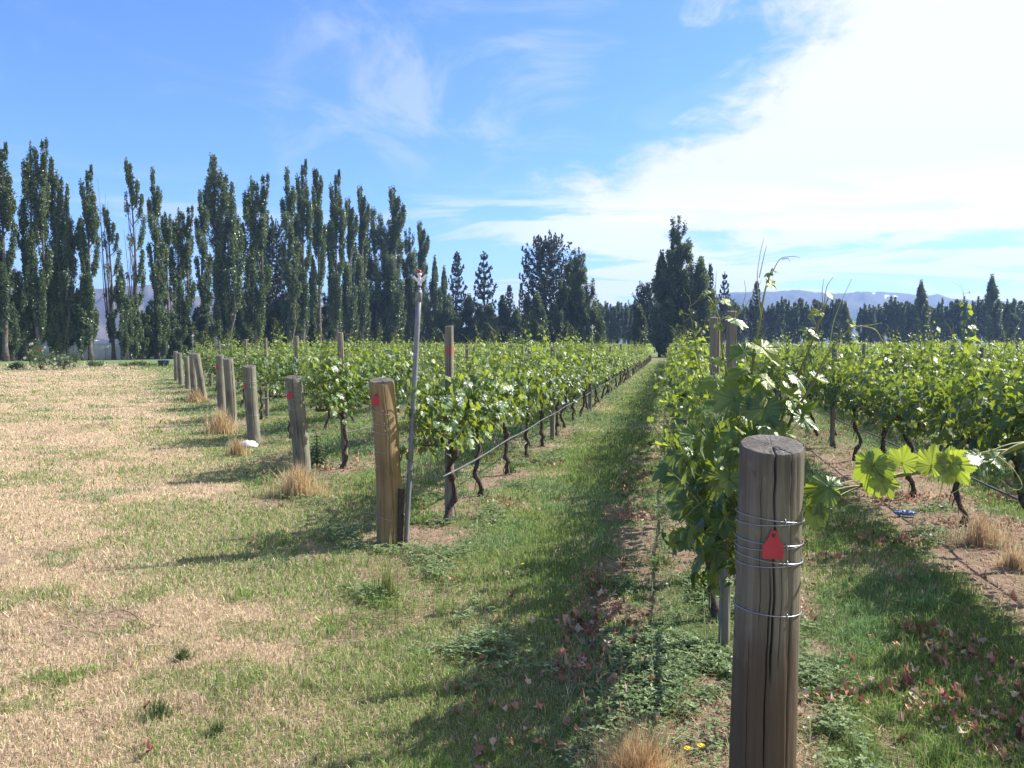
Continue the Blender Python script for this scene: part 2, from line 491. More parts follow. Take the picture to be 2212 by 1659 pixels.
def gz(X, Y):
    return (fbm(X*1.1, Y*1.1, 5)-.5)*.05*sstep(np.hypot(X, Y), 60, 30)


build_ground()


def blades(g, X, Y, h, wd, col, lean=.5, stiff=None, rs=None, z=None):
    """curved grass blades, five vertices each"""
    rs = rs or rng
    n = len(X); a = rs.uniform(0, 2*math.pi, n); la = rs.uniform(0, 2*math.pi, n)
    ll = np.abs(rs.normal(0, lean, n))*h
    z0 = gz(X, Y) if z is None else z
    ca, sa = np.cos(a)*wd/2, np.sin(a)*wd/2
    lx, ly = np.cos(la)*ll, np.sin(la)*ll
    tip = np.stack([X+lx, Y+ly, z0+h*np.clip(1-.35*(ll/h)**1.5, .12, 1)], -1)
    mid = np.stack([X+lx*.35, Y+ly*.35, z0+h*.56], -1)
    base = np.stack([X, Y, z0-.006], -1)
    wv = np.stack([ca, sa, 0*ca], -1)
    V = np.stack([base-wv, base+wv, mid-wv*.75, mid+wv*.75, tip], 1).reshape(-1, 3)
    o = np.arange(n)[:, None]*5
    q = o+np.array([[0, 1, 3, 2]]); t = o+np.array([[2, 3, 4]])
    c = np.repeat(col, 5, 0)
    g.add(V, [q, t], col=c)


def colmix(n, lo, hi, rs=None):
    rs = rs or rng
    k = rs.random((n, 1)); j = rs.normal(1, .16, (n, 1))
    return (np.array(lo)*(1-k)+np.array(hi)*k)*np.clip(j, .5, 1.6)


def sample_sector(n, r0, r1, half=38):
    r = np.exp(rng.uniform(math.log(r0), math.log(r1), n)); a = R(half)*rng.uniform(-1, 1, n)
    return r*np.sin(a), r*np.cos(a), r


def build_grass():
    g = G()
    X, Y, r = sample_sector(720000, 2.3, 75)
    dry, bare, cover, rough, hd, f, inb = zones(X, Y)
    keep = rng.random(len(X)) > np.maximum(bare*.93, cover*.38)
    # canopy hides most of the ground deep inside the block
    kk_ = ((X*N[0]+Y*N[1])-P0)/DP
    keep &= ~((inb > .5) & (hd > 22) & (f < .4) & (np.abs(kk_+.5) > .9))
    X, Y, r, dry, inb, cover, f, rough = [v[keep] for v in (X, Y, r, dry, inb, cover, f, rough)]
    n = len(X)
    tuft = sstep(fbm(X*2.4, Y*2.4, 55), .60, .70)
    isdry = rng.random(n) < np.clip(dry*1.05-.02-.6*tuft*sstep(fbm(X*.8, Y*.8, 19), .45, .6), 0, 1)
    col = np.where(isdry[:, None], colmix(n, (.40, .298, .19), (.72, .585, .43)), colmix(n, (.115, .185, .042), (.285, .39, .108)))
    cool = sstep(fbm(X*.7, Y*.7, 77), .50, .62)[:, None]
    col = np.where(isdry[:, None], col, col*(1-cool)+col*cool*np.array((.85, .95, 1.35)))
    alley = inb*sstep(f, .4, .75)
    h = (.016+.024*rng.random(n))*(1+.28*alley)+.03*rng.random(n)**8
    h *= np.where(isdry, .8, 1.0)*(1+.0*r)
    h = h*(1+3.2*rough)
    tuft = sstep(fbm(X*2.4, Y*2.4, 55), .62, .70)
    h *= 1+.9*tuft
    h = h*(1+.010*r)
    blades(g, X, Y, h, .00080*r*(.7+.6*rng.random(n))+.0010, col, 1.05-.35*alley)
    o = g.build('mown_grass', MATS['grass'], smooth=False)
    tag(o, kind='stuff')


build_grass()


def build_clover():
    g = G()
    X, Y, r = sample_sector(230000, 2.3, 30)
    dry, bare, cover, rough, hd, f, inb = zones(X, Y)
    cl = sstep(fbm(X*2.0, Y*2.0, 91), .36, .52)
    keep = rng.random(len(X)) < cover*cl*(1-.5*bare)
    X, Y, r = X[keep], Y[keep], r[keep]; n = len(X)
    h = .015+.05*rng.random(n)*(.6+.8*fbm(X*3, Y*3, 14)); sz = .0045+.0055*rng.random(n)+.0009*r
    z0 = gz(X, Y)+h
    c = colmix(n, (.085, .14, .05), (.25, .33, .15))
    a0 = rng.uniform(0, 2*math.pi, n)
    for q in range(3):
        a = a0+q*2.094+rng.normal(0, .15, n)
        dx, dy = np.cos(a), np.sin(a)
        up = rng.normal(.25, .35, n)
        cx, cy = X+dx*sz*.9, Y+dy*sz*.9
        V = np.stack([np.stack([X, Y, z0], -1),
                      np.stack([cx-dy*sz*.75, cy+dx*sz*.75, z0+up*sz], -1),
                      np.stack([X+dx*sz*1.9, Y+dy*sz*1.9, z0+up*sz*1.2], -1),
                      np.stack([cx+dy*sz*.75, cy-dx*sz*.75, z0+up*sz], -1)], 1).reshape(-1, 3)
        o = np.arange(n)[:, None]*4
        g.add(V, o+np.array([[0, 3, 2, 1]]), col=np.repeat(c*rng.uniform(.85, 1.15, (n, 1)), 4, 0))
    # long pale blades and small white flower heads growing through it
    X, Y, r = sample_sector(16000, 2.3, 12)
    dry, bare, cover, rough, hd, f, inb = zones(X, Y)
    keep = rng.random(len(X)) < cover*.55
    X, Y, r = X[keep], Y[keep], r[keep]; n = len(X)
    blades(g, X, Y, .05+.14*rng.random(n)**2, .0013*r**.8+.0008, colmix(n, (.12, .18, .06), (.38, .42, .22)), .8)
    q = rng.random(n) < .06
    X, Y, r = X[q], Y[q], r[q]; n = len(X); z0 = gz(X, Y)+.05+.03*rng.random(n); sz = .004+.004*rng.random(n)+.0006*r
    V = np.stack([np.stack([X-sz, Y, z0], -1), np.stack([X, Y-sz, z0+sz*.5], -1), np.stack([X+sz, Y, z0], -1), np.stack([X, Y+sz, z0+sz*.9], -1)], 1).reshape(-1, 3)
    g.add(V, np.arange(n)[:, None]*4+np.array([[0, 1, 2, 3]]), col=np.repeat(colmix(n, (.6, .6, .58), (.8, .8, .78)), 4, 0))
    o = g.build('clover_and_weeds', MATS['grass'], smooth=False); tag(o, kind='stuff')


build_clover()


def build_litter():
    # straw lying on the bare strips
    g = G()
    X, Y, r = sample_sector(60000, 2.3, 22)
    dry, bare, cover, rough, hd, f, inb = zones(X, Y)
    keep = rng.random(len(X)) < bare*.9
    X, Y, r = X[keep], Y[keep], r[keep]; n = len(X)
    a = rng.uniform(0, math.pi, n); L = rng.uniform(.02, .09, n); wd = .0015+.0006*r
    dx, dy = np.cos(a), np.sin(a); z0 = gz(X, Y)+.004
    z1 = z0+np.abs(rng.normal(0, .012, n)); z2 = z0+np.abs(rng.normal(0, .012, n))
    V = np.stack([np.stack([X-dx*L/2-dy*wd/2, Y-dy*L/2+dx*wd/2, z1], -1), np.stack([X-dx*L/2+dy*wd/2, Y-dy*L/2-dx*wd/2, z1], -1),
                  np.stack([X+dx*L/2+dy*wd/2, Y+dy*L/2-dx*wd/2, z2], -1), np.stack([X+dx*L/2-dy*wd/2, Y+dy*L/2+dx*wd/2, z2], -1)], 1).reshape(-1, 3)
    c = colmix(n, (.20, .14, .09), (.55, .43, .30))
    g.add(V, np.arange(n)[:, None]*4+np.array([[0, 1, 2, 3]]), col=np.repeat(c, 4, 0))
    tag(g.build('straw_litter', MATS['grass'], smooth=False), kind='stuff')
    # crinkled brown leaves, mostly in drifts along the rows and down the right-hand alley
    g = G()
    X, Y, r = sample_sector(150000, 2.4, 26)
    dry, bare, cover, rough, hd, f, inb = zones(X, Y)
    kk = ((X*N[0]+Y*N[1])-P0)/DP
    drift = sstep(fbm(X*1.7, Y*1.7, 63), .58, .69)**1.3*1.25
    dens = inb*drift*(.10+.55*sstep(f, .6, .3)) + inb*drift*sstep(kk, .05, .3)*.42
    dens *= np.where(kk > -.2, 1.0, .75)
    dens = np.maximum(dens*.62, .0015)
    dens = np.maximum(dens, inb*sstep(np.abs(kk+.27), .15, .05)*sstep(r, 15, 9)*sstep(fbm(X*2.3, Y*2.3, 88), .50, .64)*.40)
    keep = rng.random(len(X)) < dens*np.clip(r/9, .16, 1)
    X, Y, r = X[keep], Y[keep], r[keep]
    ex = []
    for (px, py, k, sp) in ((1090, 1495, 26, .16), (1150, 1580, 26, .16), (1225, 1470, 10, .1), (1040, 1640, 8, .1), (575, 1030, 14, .12), (2020, 1395, 16, .2), (1990, 1240, 22, .25), (1830, 1190, 26, .25)):
        c0 = ground(px, py)
        ex.append(np.stack([c0[0]+rng.normal(0, sp, k), c0[1]+rng.normal(0, sp*.8, k)], -1))
    ex = np.vstack(ex); X = np.r_[X, ex[:, 0]]; Y = np.r_[Y, ex[:, 1]]
    X = X+rng.normal(0, .05, len(X)); Y = Y+rng.normal(0, .05, len(Y))
    n = len(X); sz = rng.uniform(.009, .026, n)
    ang = np.linspace(0, 2*math.pi, 9, endpoint=False)
    rad = 1+.28*np.cos(5*ang)
    T = np.stack([np.cos(ang)*rad, np.sin(ang)*rad, 0*ang], -1)
    T = np.vstack([T, (0, 0, 0)])
    curl = rng.uniform(.3, 2.2, n)[:, None]; fold = rng.uniform(0, 2*math.pi, n)[:, None]
    torn = np.clip(rng.normal(1, .30, (n, 10)), .3, 1.35); torn[:, 9] = 1
    zz = curl*(T[None, :, 0]*np.cos(fold)+T[None, :, 1]*np.sin(fold))**2*.75+rng.normal(0, .14, (n, 10))
    a = rng.uniform(0, 2*math.pi, n)[:, None]
    x = (T[None, :, 0]*np.cos(a)-T[None, :, 1]*np.sin(a))*(1-.25*np.abs(curl)); y = T[None, :, 0]*np.sin(a)+T[None, :, 1]*np.cos(a)
    tl = rng.normal(0, .35, (n, 1)); tl2 = rng.normal(0, .35, (n, 1))
    x = x*torn; y = y*torn
    V = np.stack([X[:, None]+x*sz[:, None], Y[:, None]+y*sz[:, None], gz(X, Y)[:, None]+.030+sz[:, None]*(zz+tl*x+tl2*y)], -1).reshape(-1, 3)
    j = np.arange(9); T3 = np.stack([np.full(9, 9), j, (j+1) % 9], -1)
    F = (np.arange(n)[:, None, None]*10+T3[None]).reshape(-1, 3)
    c = np.where(rng.random((n, 1)) < .25, colmix(n, (.34, .24, .16), (.60, .46, .34)), colmix(n, (.15, .065, .04), (.48, .24, .155)))
    g.add(V, F, col=np.repeat(c, 10, 0))
    tag(g.build('fallen_leaves', MATS['dead'], smooth=False), kind='stuff')


build_litter()

# ------------------------------------------------------------------ grape leaves and vines
_half = [(0, 1.0), (13, .86), (25, .70), (38, .82), (50, .93), (62, .80), (78, .64), (92, .72), (105, .80), (122, .66), (140, .56), (156, .58), (168, .40)]
_veinang = {0, 50, 105}


def leaf_template(level):
    if level == 2:      # serrated outline for leaves close to the lens
        pts = []
        A = np.radians([p[0] for p in _half]); Rd = np.array([p[1] for p in _half])
        aa = np.radians(np.arange(0, 169, 4.0)); rr = np.interp(aa, A, Rd)
        rr = rr*(1+.045*np.where(np.arange(len(aa)) % 2 == 0, 1, -1))
        rr[0] = 1.04
        vv = np.array([1.0 if int(round(math.degrees(x)/4)*4) in (0, 52, 104) else 0.0 for x in aa])
    elif level == 1:
        aa = np.radians([p[0] for p in _half]); rr = np.array([p[1] for p in _half])
        vv = np.array([1.0 if p[0] in _veinang else 0.0 for p in _half])
    else:
        aa = np.radians([0, 28, 52, 80, 112, 155]); rr = np.array([1, .72, .93, .66, .8, .5]); vv = np.zeros(6)
    a = np.r_[aa, -aa[:0:-1]]; r = np.r_[rr, rr[:0:-1]]; v = np.r_[vv, vv[:0:-1]]
    T = np.stack([np.sin(a)*r*.98, np.cos(a)*r, 0*a], -1)
    T = np.vstack([T, (0, 0, 0)])
    n = len(a); j = np.arange(n)
    F = np.stack([np.full(n, n), (j+1) % n, j], -1)
    F = F[[i for i in range(n) if i != len(aa)-1]]     # leave the petiole notch open
    return T, F, np.r_[v, 1.0]


LT = [leaf_template(i) for i in range(3)]


def nrm(v): return v/(np.linalg.norm(v, axis=-1, keepdims=True)+1e-9)


def add_leaves(g, pos, axis, normal, size, tint, level=1, mat=0, rs=None):
    """pos: petiole ends, axis: midrib direction, normal: upper side"""
    rs = rs or rng
    T, F, vein = LT[level]
    n = len(pos)
    zx = nrm(normal); yx = axis-zx*np.sum(axis*zx, -1, keepdims=True); yx = nrm(yx); xx = np.cross(yx, zx)
    cup = rs.normal(.16, .30, (n, 1)); fold = rs.normal(.34, .24, (n, 1))
    wav = rs.uniform(0, 6.28, (n, 1))
    rr2 = (T[:, 0]**2+T[:, 1]**2)[None]; th = np.arctan2(T[:, 0], T[:, 1])[None]
    z = -cup*rr2-fold*T[None, :, 1]*np.abs(T[None, :, 1])*.6+.22*np.abs(T[None, :, 0])*rs.uniform(-.6, 1.2, (n, 1))+.13*rr2*np.sin(3*th+wav)+rs.normal(0, .035, (n, len(T)))
    wdt = rs.uniform(.82, 1.05, (n, 1))
    V = pos[:, None]+size[:, None, None]*(T[None, :, 0:1]*wdt[..., None]*xx[:, None]+T[None, :, 1:2]*yx[:, None]+z[..., None]*zx[:, None])
    m = len(T)
    Fa = (np.arange(n)[:, None, None]*m+F[None]).reshape(-1, 3)
    g.add(V.reshape(-1, 3), Fa, mat, np.repeat(tint, m), np.tile(vein, n))


def make_trunk(seed):
    rs = np.random.default_rng(seed); g = G()
    z = np.linspace(-.03, .72, 16)
    wob = np.cumsum(rs.normal(0, .017, (16, 2)), 0); wob -= wob[0]
    wob[:, 0] += .02*rs.normal()*np.sin(z*4); wob[:, 1] += rs.normal(0, .07)*z
    rad = .020-.005*z/.7+.012*np.exp(-((z-.0)/.06)**2)+np.abs(rs.normal(0, .008, 16))+.014*np.exp(-((z-.68)/.08)**2)
    pts = np.stack([wob[:, 0], wob[:, 1], z], -1)
    g.tube(pts, rad*rs.uniform(.85, 1.15), 9)
    # twin strand of old bark
    g.tube(pts+np.stack([.020*np.cos(z*9+seed), .020*np.sin(z*9+seed), 0*z], -1)+rs.normal(0, .005, (16, 3)), rad*.5, 6)
    for q in range(5):
        z0 = rs.uniform(.1, .5); b0 = pts[int(z0/.75*15)]; a0 = rs.uniform(0, 6.28); dv = np.array((math.cos(a0), math.sin(a0), 0))
        g.tube([b0+dv*.022, b0+dv*.036-(0, 0, .05), b0+dv*.045-(0, 0, .12)], [.006, .005, .002], 4)
    top = pts[-1]
    for sgn in (-1, 1):
        y = np.linspace(0, .70, 8)
        arm = np.stack([top[0]+np.cumsum(rs.normal(0, .008, 8))-top[0]*y/.7, top[1]+sgn*y, top[2]-.02+.09*(1-np.exp(-y*9))+np.cumsum(rs.normal(0, .006, 8))], -1)
        arm[0] = top
        g.tube(arm, np.linspace(.026, .013, 8)+np.abs(rs.normal(0, .003, 8)), 7)
        for i in range(2, 8):
            if rs.random() < .7:
                g.tube([arm[i], arm[i]+(rs.normal(0, .02), rs.normal(0, .02), .06)], [.010, .006], 5)
    return g.mesh('trunk', MATS['bark'])


def make_foliage(seed, nshoot=21, lf=.96, level=1, tall=.16, dens=1.12):
    rs = np.random.default_rng(seed); g = G()
    P, A, Nn, Sz, Ti = [], [], [], [], []
    for i in range(nshoot):
        y0 = -.72+1.44*(i+rs.random())/nshoot
        L = rs.uniform(.48, .82)+(rs.uniform(.15, .45) if rs.random() < tall else 0)
        lx = rs.normal(0, .22)*(1.9 if rs.random() < .12 else 1); ly = rs.normal(0, .16); droop = max(0, abs(lx)-.22)*1.0
        t = np.linspace(0, 1, 9)
        path = np.stack([lx*t**1.3+.03*np.sin(t*7+i), y0+ly*t, .78+L*t*(1-.22*abs(lx))-droop*t**2.2*L], -1)
        path[:, :2] += np.cumsum(rs.normal(0, .008, (9, 2)), 0)
        g.tube(path, np.linspace(.0048, .0018, 9), 5, mat=1, tint=np.float64(.35+.3*rs.random()), cap=False)
        nl = int(15*L/.75*dens)
        tt = (np.arange(nl)+rs.random(nl)*.7)/nl
        base = np.stack([np.interp(tt, t, path[:, k]) for k in range(3)], -1)
        side = np.where(np.arange(nl) % 2 == 0, 1, -1)
        az = rs.normal(0, .8, nl)+np.where(side > 0, 0, math.pi)
        out = np.stack([np.cos(az), np.sin(az), rs.normal(.1, .3, nl)], -1)
        pet = (.05+.05*rs.random(nl))*(1-.5*tt)
        tip = base+out*pet[:, None]
        for q in range(0, nl, 1):
            g.tube([base[q], tip[q]], [.0016, .0013], 3, mat=1, tint=np.float64(.75), cap=False)
        ax = nrm(out*.8+np.stack([0*tt, 0*tt, -.55-.35*rs.random(nl)], -1))
        nn = nrm(np.stack([0*tt, 0*tt, 0*tt+.75], -1)+out*.55+rs.normal(0, .45, (nl, 3)))
        sz = lf*(.040+.036*rs.random(nl))*np.where(tt > .72, 1-(tt-.72)*2.6, 1)*np.where(tt < .1, .75, 1)
        ti = np.clip(.28+.30*rs.random(nl)+.50*sstep(tt, .55, 1.0)+rs.normal(0, .10, nl), 0, 1)
        P.append(tip); A.append(ax); Nn.append(nn); Sz.append(sz); Ti.append(ti)
        if L > .95:      # curling tendrils at the tip of long shoots
            for q in range(2):
                u = np.linspace(0, 1, 7); dr = rs.normal(0, 1, 2)*.06
                g.tube(path[-1]+np.stack([dr[0]*u+.012*np.sin(u*6), dr[1]*u, .13*u-.03*u*u], -1), np.linspace(.0014, .0007, 7), 3, mat=1, tint=np.float64(.9), cap=False)
    # lateral leaves filling the wall of the canopy
    m = int(215*dens)
    y = rs.uniform(-.75, .75, m); sd = np.where(rs.random(m) < .5, -1, 1); x = sd*np.abs(rs.normal(.15, .06, m)); z = rs.uniform(.74, 1.36, m)-.16*rs.random(m)**3
    P.append(np.stack([x, y, z], -1)); out = np.stack([sd*1.0, rs.normal(0, .5, m), rs.normal(-.05, .3, m)], -1)
    A.append(nrm(out*.4+np.stack([0*y, rs.normal(0, .3, m), 0*y-.8], -1))); Nn.append(nrm(out+np.stack([0*y, 0*y, 0*y+.6], -1)+rs.normal(0, .35, (m, 3))))
    Sz.append(lf*(.040+.035*rs.random(m))); Ti.append(np.clip(rs.normal(.34, .22, m), 0, 1))
    P, A, Nn, Sz, Ti = np.vstack(P), np.vstack(A), np.vstack(Nn), np.concatenate(Sz), np.concatenate(Ti)
    add_leaves(g, P, A, Nn, Sz, Ti, level, 0, rs)
    return g


MV = [MATS['vine'], MATS['shoot']]
NVAR = 9
TRUNKS = [make_trunk(100+i) for i in range(NVAR)]
FOL = [make_foliage(200+i).mesh('foliage', MV, True) for i in range(NVAR)]
FOLNEAR = [make_foliage(300+i, nshoot=24, level=2, lf=1.05).mesh('foliage', MV, True) for i in range(3)]

ORD = ['first', 'second', 'third', 'fourth', 'fifth', 'sixth', 'seventh', 'eighth', 'ninth', 'tenth', 'eleventh', 'twelfth']
ROWNAME = {0: 'row behind the grey foreground post', -1: 'row of the honey tan post', -2: 'row behind the large dry tuft',
           -3: 'row by the white stone', -4: 'row of the fifth post back', -5: 'row of the sixth post back',
           -6: 'row of the seventh post back', -7: 'row of the eighth post back', -8: 'row of the ninth post back',
           -9: 'row of the tenth post back', -10: 'row of the last and farthest post'}
for k in range(1, 40):
    ROWNAME[k] = (ORD[k-1] if k <= 12 else 'far')+' row right of the foreground post'
VS = 1.42
S_END = 92.0
TAN_EDGE = .66


def vine_spots():
    out = []
    for k in range(-10, 21):
        s = row_start(k)+.75 if k < 1 else 2.2
        s += {0: -.02, -1: .45}.get(k, .3)
        if k > 0: s += .31*((k*7) % 4)
        i = 0
        while s < S_END:
            xy = row_xy(k, s)
            # keep those in the frame (a little margin for shade thrown into it)
            if xy[1] > 1.2 and xy[0] < TAN_EDGE*xy[1]+2.3 and xy[0] > -TAN_EDGE*xy[1]-1.0:
                dist = math.hypot(*xy)
                vis = 1.0 if k in (0, -1) or i < 3 else (1.25 if k in (1, -2) else 1.9)
                out.append((dist*vis, k, i, s, xy))
                i += 1
            s += VS
    return out


spots = sorted(vine_spots(), key=lambda v: v[0])
IND, REST = spots[:299], spots[299:]


def add_vine(n, k, i, s, xy):
    near = math.hypot(*xy) < 7.5 and k >= 0
    if i < 5 and k in (0, -1, -2, 1):
        a = 'an' if False else 'the'
        lab = f'{ORD[i]} grapevine from the near end of {a} {ROWNAME[k]}'
    else:
        lab = f'leafy grapevine farther along the {ROWNAME[k]}' if k in (0, -1, -2, 1) else f'leafy grapevine in the {ROWNAME[k]}'
    v = thing('grapevine', (xy[0], xy[1], 0), lab, 'grapevine', 'grapevines in the '+ROWNAME[k], -ROW_A+(math.pi if rng.random() < .5 else 0))
    hero = k == 0 and i == 0
    if hero: v.rotation_euler[2] = -ROW_A
    rr = int(rng.integers(NVAR))
    tk = link('trunk', TRUNKS[rr], v)
    if hero: tk.scale = (.8, .7, 1)
    f = link('foliage', FOLNEAR[int(rng.integers(3))] if near else FOL[int(rng.integers(NVAR))], v)
    f.scale = (rng.uniform(.8, 1.15), rng.uniform(.92, 1.06), rng.uniform(.90, 1.07))
    if k == -1 and i < 3: f.scale[2] = .95
    if hero: f.location = (-.05, .34, 0)
    return v


HERO = None
for n, (d_, k, i, s, xy) in enumerate(IND):
    v = add_vine(n, k, i, s, xy)
    if k == 0 and i == 0: HERO = v


def build_rest():
    g = G()
    for (d_, k, i, s, xy) in REST:
        rs = rng; dist = math.hypot(*xy)
        m = 170 if dist < 40 else 120
        q = 1.0 if dist < 40 else 1.25
        y = rs.uniform(-.74, .74, m); z = .76+.74*rs.random(m)**.8; hi = rs.random(m) < .10
        z = np.where(hi, 1.5+.35*rs.random(m), z)
        x = rs.normal(0, .16, m)*np.where(hi, .6, 1)
        P = np.stack([xy[0]+N[0]*x+D[0]*y, xy[1]+N[1]*x+D[1]*y, z], -1)
        o = np.stack([np.sign(x)*N[0], np.sign(x)*N[1], 0*x], -1)
        nn = nrm(o*.6+np.array((0, 0, .8))+rs.normal(0, .5, (m, 3))); ax = nrm(o*.5+np.array((0, 0, -.7))+rs.normal(0, .5, (m, 3)))
        ti = np.clip(.30+.35*rs.random(m)+.45*sstep(z, 1.25, 1.7)+rs.normal(0, .1, m), 0, 1)
        add_leaves(g, P, ax, nn, q*(.045+.035*rs.random(m))*np.where(hi, .7, 1), ti, 0, 0)
        nh = 5
        for h in range(nh):
            b = rs.normal(0, .12, 2); yy = rs.uniform(-.7, .7)
            c0 = np.array((xy[0]+D[0]*yy, xy[1]+D[1]*yy, 1.2)); c1 = c0+(b[0], b[1], rs.uniform(.35, .68))
            g.tube([c0, c1], [.005, .003], 3, mat=1, tint=np.float64(.5), cap=False)
        g.tube([(xy[0], xy[1], -.02), (xy[0]+rs.normal(0, .03), xy[1], .4), (xy[0], xy[1], .85)], [.04, .034, .03], 5, mat=2, cap=False)
    o = g.build('distant_grapevines', MV+[MATS['bark']]); tag(o, kind='stuff')


build_rest()


# ---- hero growth on the first vine behind the foreground post
def to_local(o, pts):
    M = Matrix.Translation(o.location) @ Matrix.Rotation(o.rotation_euler[2], 4, 'Z')
    I = np.array(M.inverted())
    pts = np.asarray(pts, float)
    return pts @ I[:3, :3].T + I[:3, 3]


def curve(pts, n=28):
    """smooth polyline through pts"""
    pts = np.asarray(pts, float); t = np.linspace(0, 1, len(pts)); tt = np.linspace(0, 1, n)
    if len(pts) < 3: return np.stack([np.interp(tt, t, pts[:, k]) for k in range(3)], -1)
    m = np.gradient(pts, t, axis=0); out = []
    for x in tt:
        i = min(int(x*(len(pts)-1)), len(pts)-2); h = t[i+1]-t[i]; u = (x-t[i])/h
        out.append((2*u**3-3*u**2+1)*pts[i]+(u**3-2*u**2+u)*h*m[i]+(-2*u**3+3*u**2)*pts[i+1]+(u**3-u**2)*h*m[i+1])
    return np.array(out)


def hero_shoot(name, px, Y0, Y1, r0, r1, leaves, tendrils, label, stem_t=.35):
    g = G()
    Ys = np.linspace(Y0, Y1, len(px))
    path = curve([at(x, y, Y) for (x, y), Y in zip(px, Ys)])
    g.tube(path, np.linspace(r0, r1, len(path)), 7, mat=1, tint=np.linspace(stem_t, .75, len(path)).repeat(7).tolist()+[stem_t, .75] if True else .5)
    for (lx, ly, Y, wpx, axp, nv, ti) in leaves:
        # lx,ly: where the photo shows the petiole end; axp: midrib direction in the view; nv: facing
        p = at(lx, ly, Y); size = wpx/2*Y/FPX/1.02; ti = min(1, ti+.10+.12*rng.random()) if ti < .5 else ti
        ax = np.array((axp[0], axp[2] if len(axp) > 2 else 0.0, -axp[1])); nn = np.array(nv, float)
        j = int(np.argmin(np.linalg.norm(path-p, axis=1)))
        if np.linalg.norm(path[j]-p) > .008:
            g.tube(curve([path[j], (path[j]+p)/2+(0, 0, .01), p], 6), np.linspace(.0021, .0015, 6), 4, mat=1, tint=np.float64(.85))
        add_leaves(g, p[None], nrm(ax)[None], nrm(nn)[None], np.array([size]), np.array([ti]), 2, 0, rng)
    for tp in tendrils:
        pts = curve([at(x, y, Y) for x, y, Y in tp], 18)
        g.tube(pts, np.linspace(.0020, .0008, 18), 5, mat=1, tint=np.float64(.9))
    for i in range(len(g.V)):
        g.V[i] = to_local(HERO, g.V[i])
    o = g.build(name, MV, HERO, True)
    o['label'] = label
    return o


UPC = (.35, -.5, .8)
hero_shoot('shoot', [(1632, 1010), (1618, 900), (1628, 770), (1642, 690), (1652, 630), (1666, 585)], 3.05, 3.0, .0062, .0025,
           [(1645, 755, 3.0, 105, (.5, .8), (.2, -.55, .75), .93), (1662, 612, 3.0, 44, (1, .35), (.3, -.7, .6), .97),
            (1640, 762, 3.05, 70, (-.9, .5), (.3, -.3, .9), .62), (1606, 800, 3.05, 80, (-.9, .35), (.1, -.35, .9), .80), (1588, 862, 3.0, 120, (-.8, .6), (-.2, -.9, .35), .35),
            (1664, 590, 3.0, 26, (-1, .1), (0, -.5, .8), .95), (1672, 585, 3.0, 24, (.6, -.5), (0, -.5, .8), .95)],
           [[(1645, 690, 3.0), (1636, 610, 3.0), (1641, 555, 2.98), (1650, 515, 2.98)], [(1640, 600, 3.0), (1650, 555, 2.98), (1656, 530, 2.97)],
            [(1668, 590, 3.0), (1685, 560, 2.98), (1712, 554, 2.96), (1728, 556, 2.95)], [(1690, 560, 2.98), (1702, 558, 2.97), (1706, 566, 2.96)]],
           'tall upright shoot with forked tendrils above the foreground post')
hero_shoot('shoot', [(1668, 1000), (1690, 900), (1722, 815), (1752, 745), (1772, 690), (1790, 640)], 3.0, 2.95, .0058, .0022,
           [(1718, 812, 2.95, 80, (.7, .6), (.3, -.4, .8), .55), (1744, 712, 2.95, 60, (.5, -.2), (-.1, -.6, .8), .5), (1770, 672, 2.95, 44, (-.9, .25), (.2, -.5, .8), .97),
            (1790, 638, 2.95, 30, (.7, .3), (.2, -.6, .7), .95), (1700, 880, 2.95, 75, (.6, .9), (.4, -.5, .7), .9)],
           [[(1780, 660, 2.95), (1786, 620, 2.94), (1800, 598, 2.93)], [(1778, 665, 2.95), (1776, 630, 2.94), (1780, 602, 2.93)]],
           'slanting shoot right of the tall one')
hero_shoot('shoot', [(1680, 985), (1712, 900), (1752, 835), (1785, 770), (1835, 712), (1872, 704)], 2.95, 2.85, .0060, .0022,
           [(1762, 815, 2.9, 62, (.7, .5), (.3, -.4, .8), .5), (1720, 890, 2.95, 95, (.9, .35), (-.2, -.45, .85), .45), (1690, 960, 2.9, 90, (.7, .8), (.4, -.5, .6), .92),
            (1845, 706, 2.86, 22, (.2, -.9), (.2, -.6, .7), .95)],
           [[(1790, 765, 2.9), (1800, 700, 2.88), (1818, 650, 2.87), (1840, 602, 2.85)], [(1860, 704, 2.85), (1890, 712, 2.84), (1908, 738, 2.83)], [(1850, 706, 2.85), (1880, 702, 2.84), (1905, 698, 2.83)]],
           'rightmost leaning shoot with a reddish tip')
hero_shoot('shoot', [(1610, 1000), (1590, 880), (1562, 770), (1556, 700), (1540, 655), (1522, 632)], 3.3, 3.3, .0055, .002,
           [(1556, 705, 3.3, 34, (-.8, .3), (.2, -.6, .7), .92), (1566, 650, 3.3, 36, (.7, .4), (.2, -.6, .7), .92), (1540, 660, 3.3, 26, (-.9, -.1), (0, -.5, .8), .95),
            (1560, 775, 3.3, 42, (-1, .1), (0, -.6, .7), .9), (1585, 690, 3.3, 70, (.9, .4), (.1, -.4, .9), .4), (1580, 850, 3.3, 90, (-.6, .8), (-.2, -.8, .5), .5),
            (1600, 930, 3.3, 110, (-.7, .8), (-.2, -.8, .5), .4), (1530, 632, 3.3, 22, (.3, -.8), (0, -.6, .6), .95)],
           [[(1556, 700, 3.3), (1545, 650, 3.3), (1546, 610, 3.28), (1548, 585, 3.28)], [(1590, 690, 3.3), (1610, 640, 3.28), (1608, 605, 3.28)], [(1596, 680, 3.3), (1625, 640, 3.28), (1645, 606, 3.26)]],
           'leftmost shoot with curling pale tips')
